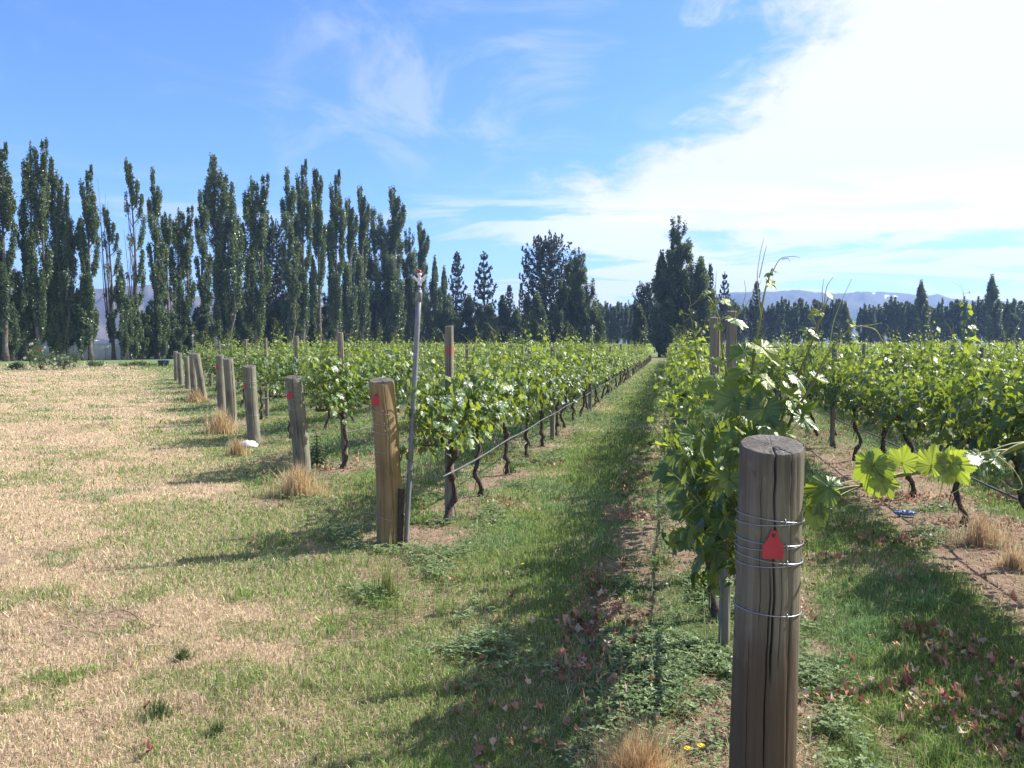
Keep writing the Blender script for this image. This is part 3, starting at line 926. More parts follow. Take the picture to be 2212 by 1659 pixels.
LOWL = [(1625, 838, 3.0, 135, (-.5, .8), (-.15, -.9, .4), .28), (1565, 880, 3.1, 110, (-.8, .4), (-.2, -.6, .75), .4), (1700, 850, 2.95, 95, (.8, .5), (.35, -.5, .75), .88), (1610, 760, 3.1, 85, (-.8, .3), (-.1, -.5, .8), .35), (1660, 935, 2.9, 120, (.3, .9), (.05, -.9, .4), .3), (1735, 900, 2.9, 90, (.6, .8), (.3, -.6, .7), .4), (1580, 1060, 3.0, 115, (-.4, .9), (-.2, -.9, .35), .22), (1500, 940, 3.3, 90, (-.8, .5), (-.1, -.7, .7), .6), (1470, 1030, 3.4, 90, (-.8, .6), (-.2, -.7, .6), .5), (1545, 820, 3.2, 75, (-.9, .4), (0, -.5, .8), .8), (1655, 820, 2.95, 80, (.6, -.4), (.2, -.6, .7), .95), (1530, 1030, 3.2, 105, (-.5, .9), (-.2, -.9, .4), .3), (1600, 1110, 2.95, 100, (-.2, 1), (-.1, -.9, .3), .25), (1440, 1010, 3.5, 80, (-.8, .5), (-.2, -.6, .7), .5), (1540, 1180, 2.95, 85, (-.5, .9), (-.2, -.9, .3), .55),
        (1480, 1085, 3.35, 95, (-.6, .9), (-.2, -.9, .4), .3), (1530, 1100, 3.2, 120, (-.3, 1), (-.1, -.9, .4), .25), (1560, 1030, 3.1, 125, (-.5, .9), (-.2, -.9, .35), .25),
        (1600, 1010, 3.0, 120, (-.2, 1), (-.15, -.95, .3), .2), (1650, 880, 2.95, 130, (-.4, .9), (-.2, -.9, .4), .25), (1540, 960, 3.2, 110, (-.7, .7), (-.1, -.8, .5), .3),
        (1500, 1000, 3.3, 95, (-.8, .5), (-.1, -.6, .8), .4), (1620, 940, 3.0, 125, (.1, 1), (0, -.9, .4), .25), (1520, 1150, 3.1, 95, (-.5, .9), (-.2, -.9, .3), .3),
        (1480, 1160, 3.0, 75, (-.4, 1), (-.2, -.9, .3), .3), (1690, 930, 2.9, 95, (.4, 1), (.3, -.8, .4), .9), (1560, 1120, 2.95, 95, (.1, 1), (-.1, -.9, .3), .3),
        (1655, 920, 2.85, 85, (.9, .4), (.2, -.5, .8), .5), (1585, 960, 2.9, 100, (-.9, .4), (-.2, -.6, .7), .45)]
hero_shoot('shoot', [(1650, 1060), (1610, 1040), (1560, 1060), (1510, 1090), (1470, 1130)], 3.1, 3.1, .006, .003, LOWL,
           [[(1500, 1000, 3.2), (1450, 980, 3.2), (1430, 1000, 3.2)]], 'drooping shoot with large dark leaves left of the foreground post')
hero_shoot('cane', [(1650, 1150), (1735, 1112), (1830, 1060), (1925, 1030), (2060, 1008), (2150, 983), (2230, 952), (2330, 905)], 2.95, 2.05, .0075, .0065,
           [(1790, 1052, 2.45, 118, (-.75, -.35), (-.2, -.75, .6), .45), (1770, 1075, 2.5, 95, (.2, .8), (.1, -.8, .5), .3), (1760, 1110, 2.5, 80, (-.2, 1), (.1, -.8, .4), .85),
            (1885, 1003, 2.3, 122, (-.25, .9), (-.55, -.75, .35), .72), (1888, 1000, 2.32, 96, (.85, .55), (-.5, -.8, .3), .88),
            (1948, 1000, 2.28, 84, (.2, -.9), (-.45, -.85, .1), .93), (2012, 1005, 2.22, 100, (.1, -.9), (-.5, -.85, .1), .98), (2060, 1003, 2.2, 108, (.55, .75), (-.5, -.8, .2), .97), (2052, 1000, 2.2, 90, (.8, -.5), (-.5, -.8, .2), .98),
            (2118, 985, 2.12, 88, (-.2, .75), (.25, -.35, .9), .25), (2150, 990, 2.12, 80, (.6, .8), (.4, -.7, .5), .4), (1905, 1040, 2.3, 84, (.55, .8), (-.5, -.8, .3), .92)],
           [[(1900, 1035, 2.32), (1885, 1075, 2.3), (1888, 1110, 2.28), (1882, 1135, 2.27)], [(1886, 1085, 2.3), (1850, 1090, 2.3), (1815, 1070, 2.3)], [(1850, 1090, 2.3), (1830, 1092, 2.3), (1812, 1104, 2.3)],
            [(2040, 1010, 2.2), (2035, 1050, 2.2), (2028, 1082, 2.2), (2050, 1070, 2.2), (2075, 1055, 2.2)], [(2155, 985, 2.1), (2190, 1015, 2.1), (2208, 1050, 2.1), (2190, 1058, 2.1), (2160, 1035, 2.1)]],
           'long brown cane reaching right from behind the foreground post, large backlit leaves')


# ------------------------------------------------------------------ posts, wires, pipes
def post_geo(r, H, seg=40, nz=40, seed=0, cracks=(), taper=.03, lean=(0, 0), cut=(.0, .0), rough=.012, bow=0.0):
    rs = np.random.default_rng(seed)
    th = list(np.linspace(0, 2*math.pi, seg, endpoint=False))
    for c in cracks:
        th += [c[0]+dv for dv in (-c[3]*1.1/r, -c[3]*.5/r, 0, c[3]*.5/r, c[3]*1.1/r)]
    th = np.sort(np.mod(np.array(th), 2*math.pi)); th = th[np.r_[True, np.diff(th) > 1e-4]]
    seg = len(th)
    z = np.linspace(-.12, H, nz)
    Z, T = np.meshgrid(z, th, indexing='ij')
    T0 = T.copy()
    rad = r*(1+taper*(.5-Z/H))*(1+rough*(fbm(np.cos(T)*2.2+seed, Z*1.4+np.sin(T)*2.2, seed, 3)-.5)*4)
    rad = rad*(1+rough*.22*(vnoise(T*seg/9, Z*2.5, seed+5)-.5))
    for (c0, z0, z1, wd, dep) in cracks:
        wob = .05*(fbm(z*4, 0*z+seed, seed+3, 3)-.5)[:, None]*2
        dt = np.mod(T0-c0+math.pi, 2*math.pi)-math.pi
        T = T+wob*np.exp(-(dt/.35)**2)
        env = sstep(Z, z0-.03, z0+.06)*sstep(Z, z1+.03, z1-.06)*(.55+.9*vnoise(Z*9, 0*Z, seed+8))
        rad = rad-dep*env*np.exp(-(dt*r/(wd*.55))**2)
    # worn rim
    rad = rad*(1-.03*sstep(Z, H-.012, H))
    lx = lean[0]*Z/H+bow*np.sin(Z/H*math.pi); ly = lean[1]*Z/H
    cz = Z+(cut[0]*np.cos(T)+cut[1]*np.sin(T))*r*sstep(Z, H-.25, H)
    V = np.stack([rad*np.cos(T)+lx, rad*np.sin(T)+ly, cz], -1)
    i = np.arange(nz-1)[:, None]*seg; j = np.arange(seg)[None]; k = (j+1) % seg
    F = np.stack([i+j, i+k, i+seg+k, i+seg+j], -1).reshape(-1, 4)
    g = G(); g.add(V.reshape(-1, 3), F)
    # sawn end: rings with slight relief and the crack running in
    rr = np.array((1, .985, .94, .86, .74, .6, .45, .3, .15)); top = V[-1]; ctr = top.mean(0)
    rings = []
    for q, f in enumerate(rr):
        ring = ctr+(top-ctr)*f
        ring[:, 2] += (.002 if q else 0)+.003*rs.normal(0, 1, seg)*(.5 if q else 0)*min(1, (q/3))
        for (c0, z0, z1, wd, dep) in cracks:
            if z1 >= H-.02 and q > 0:
                dt = np.mod(th-c0+math.pi, 2*math.pi)-math.pi
                ring[:, 2] -= .012*np.exp(-(dt*r*f/(wd*.6))**2)*(f > .25)
        rings.append(ring)
    Vt = np.vstack([np.vstack(rings), ctr]); m = len(rr)
    i = np.arange(m-1)[:, None]*seg
    Ft = np.stack([i+j, i+k, i+seg+k, i+seg+j], -1).reshape(-1, 4)
    jj = np.arange(seg); Tt = np.stack([np.full(seg, m*seg), (m-1)*seg+jj, (m-1)*seg+(jj+1) % seg], -1)
    g.add(Vt, [Ft, Tt], mat=1)
    return g


def loops(parent, r, H, lean, z, tilt, th0, double, wr=.0017, seed=0):
    """wire wound round the post, ends running off along the row"""
    for q in range(2 if double else 1):
        a = np.linspace(0, 2*math.pi, 49)
        zz = z+tilt*np.cos(a-th0)*(1 if q == 0 else .6)+q*(-.012)+q*.012*np.cos(a)
        rad = r*(1+.012)+.0022
        pts = np.stack([rad*np.cos(a)+lean[0]*zz/H, rad*np.sin(a)+lean[1]*zz/H, zz], -1)
        G().tube(pts, wr, 6, cap=False).build('wire_loop', MATS['wire'], parent)


def tag_geo(wd, ht, th=.0022):
    h = ht
    half = [(0, 0), (wd*.5, 0), (wd*.5, h*.46), (wd*.40, h*.56), (wd*.24, h*.72), (wd*.19, h*.84), (wd*.16, h*.93), (wd*.08, h*.99), (0, h)]
    out = np.array(half+[(-x, y) for x, y in half[-2:0:-1]]); out[:, 1] -= h*.86
    n = len(out)
    V = np.vstack([np.c_[out[:, 0], np.full(n, -th/2), out[:, 1]], np.c_[out[:, 0], np.full(n, th/2), out[:, 1]], [(0, -th/2, -.3*h), (0, th/2, -.3*h)]])
    j = np.arange(n); k = (j+1) % n
    g = G(); g.add(V, [np.stack([np.full(n, 2*n), j, k], -1), np.stack([np.full(n, 2*n+1), n+k, n+j], -1), np.stack([j, n+j, n+k, k], -1)])
    return g


def strainer(k, xy, r, H, mat, label, lean=(0, 0), cracks=(), seg=40, nz=48, tagpos=None, loopz=(1.08, .98, .91, .77), double=False, tagw=.062, seed=0, tilt=.02, th0=-.6, cut=(.02, -.03), bow=0.0, taper=.03, rough=.014):
    o = thing('strainer_post', (xy[0], xy[1], 0), label, 'post', 'round strainer posts at the row ends')
    post_geo(r, H, seg, nz, seed, cracks, lean=lean, cut=cut, bow=bow, taper=taper, rough=rough).build('post_timber', [mat, MATS['wood_top']], o)
    for i, z in enumerate(loopz):
        loops(o, r, H, lean, z, tilt*(1 if i % 2 == 0 else .6), th0, double and i < 3, seed=seed)
        a = -math.pi/2+.15+.05*i
        st = G(); c = np.array((math.cos(a)*(r*1.012+.003)+lean[0]*z/H, math.sin(a)*(r*1.012+.003)+lean[1]*z/H, z-.004))
        st.tube(curve([c+(0, .004, .011), c+(math.cos(a)*.004, math.sin(a)*.004, 0), c+(0, .004, -.011)], 7), .0017, 6)
        st.build('staple', MATS['wire'], o)
    if tagpos:
        th, z = tagpos
        tg = tag_geo(tagw, tagw*1.4).build('tag', MATS['red'], o, False)
        tg.location = (math.cos(th)*(r*1.02+.006)+lean[0]*z/H, math.sin(th)*(r*1.02+.006)+lean[1]*z/H, z)
        tg.rotation_euler = (R(-4), R(2), th+math.pi/2+.10)
        rv = G().lathe((0, -.0055, -.06*tagw), [(.0052, -.002), (.0052, .0005), (.003, .0028), (0.0001, .003)], 10, axis=(0, -1, 0)).build('rivet', MATS['steel'], tg)
    return o


post_px = {0: None, -1: (838, 1178), -2: (652, None), -3: (548, 964), -4: (499, None), -5: (478, None), -6: (439, None), -7: (419, None), -8: (405, None), -9: (390.5, None), -10: (380.5, None)}
# foreground post
nx = (1655-1106)/FPX*2.5
strainer(0, (at(1648, 1400, 2.5)[0], 2.5), .099, 1.292, MATS['wood_grey'], 'thick weathered grey post nearest the camera, split top, red tag on front', lean=(.018, 0),
         cracks=[(R(-97), .58, 1.30, .0042, .020), (R(-104), .28, .93, .0032, .015), (R(-62), -.1, .80, .0036, .013), (R(-121), .75, 1.22, .0016, .006), (R(-84), .62, .99, .0016, .007),
                 (R(-137), .25, .7, .0016, .006), (R(-67), .92, 1.29, .0014, .006)],
         seg=130, nz=170, rough=.022, tagpos=(R(-101), 1.035), loopz=(1.072, .998, .945, .782), double=True, seed=3, tilt=.012, th0=R(180), cut=(.02, .20))
XY = {0: (nx, 2.5)}
info = {
    -1: ('wood_tan', 1.325, (-.052, .0), 'honey tan wooden post with red tag, beside the sprinkler riser', (R(-108), 1.215), (1.085, .985, .925, .765, .24)),
    -2: ('wood_green', 1.23, (-.11, .0), 'grey green leaning post with split top behind the large dry tuft', (R(-104), 1.05), (1.09, 1.03, .98, .85)),
    -3: ('wood_green', 1.28, (-.07, .0), 'grey leaning post standing beside the white stone', (R(-130), 1.0), (1.06, 1.02, .96, .5)),
    -4: ('wood_green', 1.35, (-.06, .0), 'grey post in long pale grass, fifth post from the front', None, (1.1, 1.05)),
    -5: ('wood_green', 1.38, (-.03, .0), 'upright grey post with red tag, sixth post from the front', (R(-112), 1.14), (1.1,)),
    -6: ('wood_green', 1.38, (-.20, .0), 'strongly leaning grey post, seventh post from the front', None, (1.1,)),
    -7: ('wood_green', 1.36, (-.05, .0), 'grey post half hidden behind the strongly leaning one', None, ()),
    -8: ('wood_green', 1.22, (-.04, .0), 'shorter grey post, third from the far end of the posts', None, ()),
    -9: ('wood_green', 1.32, (-.05, .0), 'grey post second from the far end of the posts', None, ()),
    -10: ('wood_green', 1.36, (-.02, .0), 'grey post at the far end of the line of posts', None, ())}
for k, (mname, H, lean, lab, tp, lz) in info.items():
    px = post_px[k][0]; u = (px-1106)/FPX; p = P0+DP*k
    Y = p/(N[0]*u+N[1]); 
    if k == -1: Y = 6.45
    if k == -2: Y = 9.75
    if k == -3: Y = 13.0
    X = u*Y; XY[k] = (X, Y)
    near = k >= -3
    cr = {-1: [(R(-62), -.1, .62, .007, .016), (R(-70), .5, 1.32, .004, .010), (R(-84), .6, 1.2, .003, .007), (R(-120), .1, .8, .003, .006)],
          -2: [(R(-85), .5, 1.24, .008, .02), (R(-60), 0, .7, .005, .012), (R(-110), .1, 1.0, .004, .01)],
          -3: [(R(-62), .3, 1.28, .007, .018), (R(-100), 0, .8, .005, .01)]}.get(k, [(R(-80+20*(k % 3)), .1, 1.3, .007, .014)])
    strainer(k, (X, Y), .1, H, MATS[mname], lab, lean, cr, 72 if near else 28, 90 if near else 30, tp, lz, False, .070 if k > -5 else .085, seed=40-k, tilt=.03, th0=R(140), cut=(.03*(-1)**k, .20), bow=.02 if k == -1 else .01*(-1)**k)


def line_post(k, s, H, lab, mname='wood_line', r=.055, lean=(0, 0), cat='post'):
    r *= .88
    xy = row_xy(k, s)
    o = post_geo(r, H, 20, 14, int(abs(k)*31+s*7) % 991, [(R(-75), .3, H, .006, .012)], taper=.08, lean=lean, cut=(.05, .05), rough=.02).build('line_post', [MATS[mname], MATS['wood_line']])
    o.location = (xy[0], xy[1], 0); o.rotation_euler = (0, 0, rng.uniform(-.5, .5))
    tag(o, lab, cat, 'slim line posts within the rows')
    return o


NEARPOSTS = {(0, 0): 'slim pale line post just behind the hero shoots of the foreground vine',
             (-1, 0): 'tall line post with a red paint mark right of the sprinkler riser', (-2, 0): 'pale slim line post behind and left of the honey tan post'}
for k in range(-10, 21):
    s = (row_start(k)+1.3) if k < 1 else {1: 13.4, 2: 8.5, 3: 7.0}.get(k, 8+((k*37) % 60)/10)
    if k == -2: s = row_start(-2)+1.15
    if k == 0: s = 4.35
    j = 0
    while s < 62 if k in (0, -1) else s < 45:
        xy = row_xy(k, s)
        if xy[1] > 2 and abs(xy[0]) < TAN_EDGE*xy[1]:
            lab = NEARPOSTS.get((k, j))
            if not lab:
                lab = (f'{ORD[j]} slim line post along the {ROWNAME[k]}' if k <= 2 and j < 4 else f'slim line post far along the {ROWNAME[k]}' if k <= 2 else f'slim line post among the vines of the {ROWNAME[k]}')
            line_post(k, s, (1.78 if j == 0 and k < 1 else rng.uniform(1.55, 1.72)), lab, 'wood_linered' if (k, j) == (-1, 0) else 'wood_line', .047 if k else .032, (rng.normal(0, .025), rng.normal(0, .02)))
            j += 1
        s += 6.6
# second post standing in the foreground row
line_post(0, 5.55, 1.79, 'line post left of the tall shoot in the foreground row', 'wood_line', .040)

# trellis wires and drip tubes, one object each
for k in range(-6, 4):
    s0 = row_start(k)+.1 if k < 1 else 2.0
    rn = ROWNAME[k]
    zs = [(.80, 'low'), (1.0, 'middle'), (1.28, 'upper')]
    for z, nm in zs:
        a = row_xy(k, s0); b = row_xy(k, 60 if k in (-1, 0, 1) else s0+26)
        if k in XY: a = np.array(XY[k])+D*.05
        n = 30
        pts = np.c_[np.linspace(a[0], b[0], n), np.linspace(a[1], b[1], n), np.where(np.arange(n) == 0, min(z, 1.08 if z > 1.1 else z), z)+.0*np.arange(n)]
        o = G().tube(pts, .0016, 5).build('trellis_wire', MATS['wire'])
        tag(o, f'{nm} steel trellis wire strung along the {rn}', 'wire', 'trellis wires')
    n = 90
    a = row_xy(k, s0+(.85 if k < 0 else .5)); b = row_xy(k, 60 if k in (-1, 0, 1) else s0+26)
    L = np.linalg.norm(b-a); t = np.linspace(0, 1, n)
    pts = np.c_[a[0]+(b[0]-a[0])*t+.035*N[0], a[1]+(b[1]-a[1])*t+.035*N[1], .47-.02*np.abs(np.sin(t*L/VS*math.pi*.5))-.0*t]
    o = G().tube(pts, .0095, 7).build('drip_tube', MATS['drip'])
    tag(o, f'grey irrigation drip tube hung below the {rn}', 'drip tube', 'irrigation drip tubes')


def riser(base, top, lab, r=.021, full=True):
    base = np.array(base, float); top = np.array(top, float)
    o = thing('sprinkler_riser', base, lab, 'sprinkler')
    v = top-base; ax = v/np.linalg.norm(v); L = np.linalg.norm(v)
    G().tube([(0, 0, -.05)]+[v*t for t in np.linspace(.02, .955, 8)], r, 14).build('pipe', MATS['pvc'], o)
    c = v*.945
    G().lathe(c, [(r*1.0, -.075), (r*1.24, -.07), (r*1.28, 0), (r*1.26, .004), (r*.5, .008)], 16, axis=ax).build('coupling', MATS['pvc'], o)
    h = c+ax*.008
    G().lathe(h, [(.012, -.005), (.013, .012), (.016, .014), (.016, .024), (.011, .026), (.011, .040), (.017, .042), (.017, .050), (.012, .053)], 14, axis=ax).build('adapter', MATS['pvc'], o)
    b = h+ax*.05
    hd = thing if False else None
    g = G()
    g.lathe(b, [(.010, 0), (.016, .004), (.017, .014), (.012, .02), (.011, .075), (.018, .08), (.020, .094), (.012, .098)], 14)
    # two arms rising in a V, the right one a nozzle with an open mouth
    for sx, th_, ln in ((-1, .009, .066), (1, .016, .080)):
        d0 = np.array((sx*.62, -.1, .78 if sx < 0 else .62)); d0 /= np.linalg.norm(d0)
        st = b+(sx*.006, 0, .022)
        g.tube([st, st+d0*ln*.5, st+d0*ln], [th_*.75, th_, th_*.95], 10, cap=sx < 0)
        if sx > 0: g.tube([st+d0*ln, st+d0*ln*.75], [th_*.95, th_*.5], 10, cap=False)
    g.box(b+(.0, 0, .052), (.052, .006, .012))
    head = g.build('sprinkler_head', MATS['white'], o)
    G().lathe(b+(0, 0, .096), [(.013, 0), (.017, .006), (.017, .018), (.010, .026), (.0003, .028)], 12).build('cap', MATS['red'], head)
    return o


rb = ground(877, 1172); 
riser(rb, at(907, 600, rb[1]-.02), 'tall grey sprinkler riser with white head and red cap beside the tan post')
q = row_xy(-1, 19.5); riser((q[0]+.1, q[1], 0), (q[0]+.12, q[1], 2.06), 'thin sprinkler riser rising from the vines midway along the centre row', .016)
q = np.array(XY[-8]); riser((q[0]-.05, q[1]+.6, 0), (q[0]-.02, q[1]+.6, 2.0), 'thin sprinkler riser standing near the far end posts', .016)
# brown steel stake tied to the riser
sb = ground(872, 1176)
g = G()
for (cx, cy, sx, sy) in ((0, 0, .045, .006), (-.0195, .0205, .006, .035), (.0195, .0205, .006, .035)):
    g.box((cx, cy, .20), (sx, sy, .52))
o = g.build('steel_stake', MATS['steel'], smooth=False); o.location = (sb[0]-.02, sb[1]-.055, 0); o.rotation_euler = (0, R(2), .3)
tag(o, 'short dark brown steel stake at the foot of the tall sprinkler riser', 'stake')


# ------------------------------------------------------------------ trees
def rot_quads(P, size, rs, flat=0.0, up=None):
    """leafy rhombs of random bearing; returns V, F"""
    n = len(P)
    a = nrm(rs.normal(0, 1, (n, 3))); 
    if up is not None: a = nrm(a+up)
    b = nrm(np.cross(a, rs.normal(0, 1, (n, 3)))); c = np.cross(a, b)
    s = size[:, None]
    bend = rs.normal(0, .22, (n, 1))*s
    V = np.stack([P-a*s*.62, P+b*s*.36+c*bend, P+a*s*.62, P-b*s*.36+c*bend*.6], 1).reshape(-1, 3)
    return V, np.arange(n)[:, None]*4+np.array([[0, 1, 2, 3]])


def make_poplar(seed, cols=((0, 0, 1.0, 1.0),), H=24.0, W=3.4, clear=.06, leaf=.26, ncl=230, per=42, bare=(), trunk_r=.34, thin=0.0, low=1.0, taper=False):
    """cols: plumes (dx, dy, height fraction, width fraction)"""
    rs = np.random.default_rng(seed); g = G(); tg = G()
    for ci, (dx, dy, hf, wf) in enumerate(cols):
        h = H*hf; z = np.linspace(0, h*.97, 14)
        ox = dx*sstep(z, 0, h*.35); oy = dy*sstep(z, 0, h*.35)
        wob = np.cumsum(rs.normal(0, .05, (14, 2)), 0)
        ax = np.stack([ox+wob[:, 0], oy+wob[:, 1], z-.1], -1)
        tg.tube(ax, np.linspace(trunk_r*(1 if ci == 0 else .7), .03, 14)*(1+.35*np.exp(-z/.7)), 8)
        nl = 20
        lims = []
        for q in range(nl):
            f0 = clear*.8+(.86-clear)*(q+rs.random())/nl
            z0 = f0*h; L = h*rs.uniform(.16, .27)*(1-.45*f0); an = rs.uniform(0, 2*math.pi)
            env = W*.5*wf*np.interp(f0+.1, [0, .12, .35, .6, .85, 1], [.62*low, .74*low, 1, .66, .30, .08] if taper else [.62*low, .74*low, .94, 1, .84, .30])*rs.uniform(.55, 1.05)
            u = np.linspace(0, 1, 6); rad = env*(1-np.exp(-3.2*u))/(1-math.exp(-3.2))
            bx = np.interp(z0, z, ax[:, 0]); by = np.interp(z0, z, ax[:, 1])
            pts = np.stack([bx+np.cos(an)*rad, by+np.sin(an)*rad, z0+L*u], -1)
            pts[:, 2] = np.minimum(pts[:, 2], h)
            tg.tube(pts, np.linspace(.11*(1-f0)+.03, .015, 6), 5, cap=False)
            lims.append((pts, f0))
        # leader also carries leaves
        lims.append((ax[8:], .9)); lims.append((ax[9:], .95))
        nc = int(ncl*hf*wf/len(cols)**.35)
        for c in range(nc):
            pts, f0 = lims[rs.integers(len(lims))]
            if rs.random() < thin and f0 < .5: continue
            u = rs.random()**.75*(len(pts)-1); i0 = min(int(u), len(pts)-2)
            ctr = pts[i0]+(pts[i0+1]-pts[i0])*(u-i0)
            if ctr[2] < clear*H: continue
            skip = False
            for (b0, b1, s0) in bare:
                if b0*H < ctr[2] < b1*H and (s0 == 0 or (ctr[0]-dx)*s0 > -.1) and rs.random() < .85: skip = True
            if skip: continue
            ft = ctr[2]/h; cr = rs.uniform(.26, .60)*np.interp(ft, [0, .78, .93, 1], [1, 1, .72, .42])*(W/3.4)**.6; m = int(per*rs.uniform(.8, 1.7)*np.interp(ft, [0, .72, 1], [1, 1, .5]))
            q = nrm(rs.normal(0, 1, (m, 3)))*(rs.random((m, 1))**.45)*np.array((cr, cr, cr*2.0))
            P = ctr+q+np.array((0, 0, cr*.4)); P[:, 2] = np.minimum(P[:, 2], h+.2+rs.normal(0, .25, m))
            V, F = rot_quads(P, leaf*rs.uniform(.6, 1.15, m), rs, up=np.array((0, 0, .6)))
            ti = np.clip(rs.normal(.42, .17)+rs.normal(0, .18, m), 0, 1)
            g.add(V, F, 0, np.repeat(ti, 4))
    for (bx, by, b0, b1) in [b for b in ()]: pass
    return g.mesh('crown', MATS['poplar'], False), tg.mesh('trunk', MATS['poplar_bark'])


def bare_spray(seed, H0, H1, n=7, dx=0.0):
    rs = np.random.default_rng(seed); g = G()
    for i in range(n):
        x, y = dx+rs.normal(0, .35), rs.normal(0, .3); h1 = H1-(H1-H0)*.45*rs.random()
        z = np.linspace(H0, h1, 7)
        k = np.linspace(.1, 1, 7)**.5
        g.tube(np.stack([x*k+np.cumsum(rs.normal(0, .07, 7)), y*k+np.cumsum(rs.normal(0, .07, 7)), z], -1), np.linspace(.07, .014, 7), 4, cap=False)
    return g.mesh('dead_branches', MATS['poplar_bark'])


POP = {
    'single': make_poplar(1, ncl=360, per=56), 'single2': make_poplar(2, W=3.1, clear=.09, ncl=350, per=56),
    'twin': make_poplar(3, ((-.55, 0, .985, .72), (.65, .2, 1.0, .72)), ncl=430, per=54),
    'broad': make_poplar(4, ((-.9, 0, 1.0, .72), (.6, .3, .90, .7), (1.5, -.2, .70, .6)), W=4.6, ncl=520, per=52),
    'gappy': make_poplar(5, W=2.8, ncl=260, per=52, clear=.14, thin=.35), 'gappy2': make_poplar(6, ((0, 0, 1, .8), (.7, 0, .62, .6)), W=3.0, ncl=280, per=50, clear=.10, thin=.3),
    'half': make_poplar(7, W=3.0, ncl=270, per=50, clear=.08, bare=((.25, .8, -1),)),
    'dense': make_poplar(8, W=3.8, ncl=420, per=44, clear=.03, low=1.15), 'dense2': make_poplar(9, ((-.5, 0, 1, .8), (.9, 0, .82, .8), (0, .5, .6, .9)), W=4.6, ncl=420, clear=.02, low=1.2),
    'willowy': make_poplar(10, ((0, 0, 1, 1), (1.6, .4, .93, .8), (-1.5, 0, .9, .8)), W=5.5, ncl=430, clear=.03, low=1.2),
    'cone': make_poplar(14, H=13.5, W=4.2, clear=.05, leaf=.30, ncl=330, per=46, trunk_r=.2, low=1.5, taper=True), 'cone2': make_poplar(15, ((0, 0, 1, .9), (.8, .2, .72, .8), (-.8, 0, .62, .8)), H=13.5, W=4.0, clear=.03, leaf=.30, ncl=330, per=46, trunk_r=.2, low=1.5, taper=True),
    'slim': make_poplar(11, H=13, W=2.2, clear=.10, leaf=.34, ncl=170, per=34, trunk_r=.14, low=1.2), 'slim2': make_poplar(12, ((-.4, 0, .93, .75), (.4, 0, 1, .7)), H=13, W=2.4, clear=.10, leaf=.34, ncl=180, per=34, trunk_r=.12, low=1.2),
    'slim3': make_poplar(13, H=13, W=1.9, clear=.16, leaf=.34, ncl=130, per=34, trunk_r=.12, thin=.15, low=1.1),
}
for nm in ('slim', 'slim2', 'slim3'): pass
PH = {'cone': 13.5, 'cone2': 13.5, 'slim': 13., 'slim2': 13., 'slim3': 13.}
PW = {'cone': 4.2, 'cone2': 4.6, 'single': 3.4, 'single2': 3.1, 'twin': 3.6, 'broad': 5.0, 'gappy': 2.8, 'gappy2': 3.0, 'half': 3.0, 'dense': 4.2, 'dense2': 5.0, 'willowy': 6.3, 'slim': 2.1, 'slim2': 2.3, 'slim3': 1.8}


WIDE = dict(single=1.04, single2=1.02, twin=1.03, broad=1.05, gappy=.98, gappy2=.98, half=.98, dense=1.02, dense2=1.02, slim=1.35, slim2=1.35, slim3=1.4)


def tree_at(px, top, wpx, Y, kind, label, group=None, name='poplar_tree', cat='poplar', rz=None):
    x = (px-1106)/FPX*Y; H = at(px, top, Y)[2]; W = wpx*Y/FPX*WIDE.get(kind, 1.0)
    o = thing(name, (x, Y, 0), label, cat, group)
    cm, tm = POP[kind]
    H0 = PH.get(kind, 24.0)
    s = (W/PW[kind], W/PW[kind], H/H0)
    rz = rng.uniform(-.35, .35) if rz is None else rz
    for nm, m in (('trunk', tm), ('crown', cm)):
        c = link(nm, m, o); c.scale = s; c.rotation_euler = (0, 0, rz)
    return o


def lineY(px):
    u = (px-1106)/FPX
    return 105.2/(.615-u)


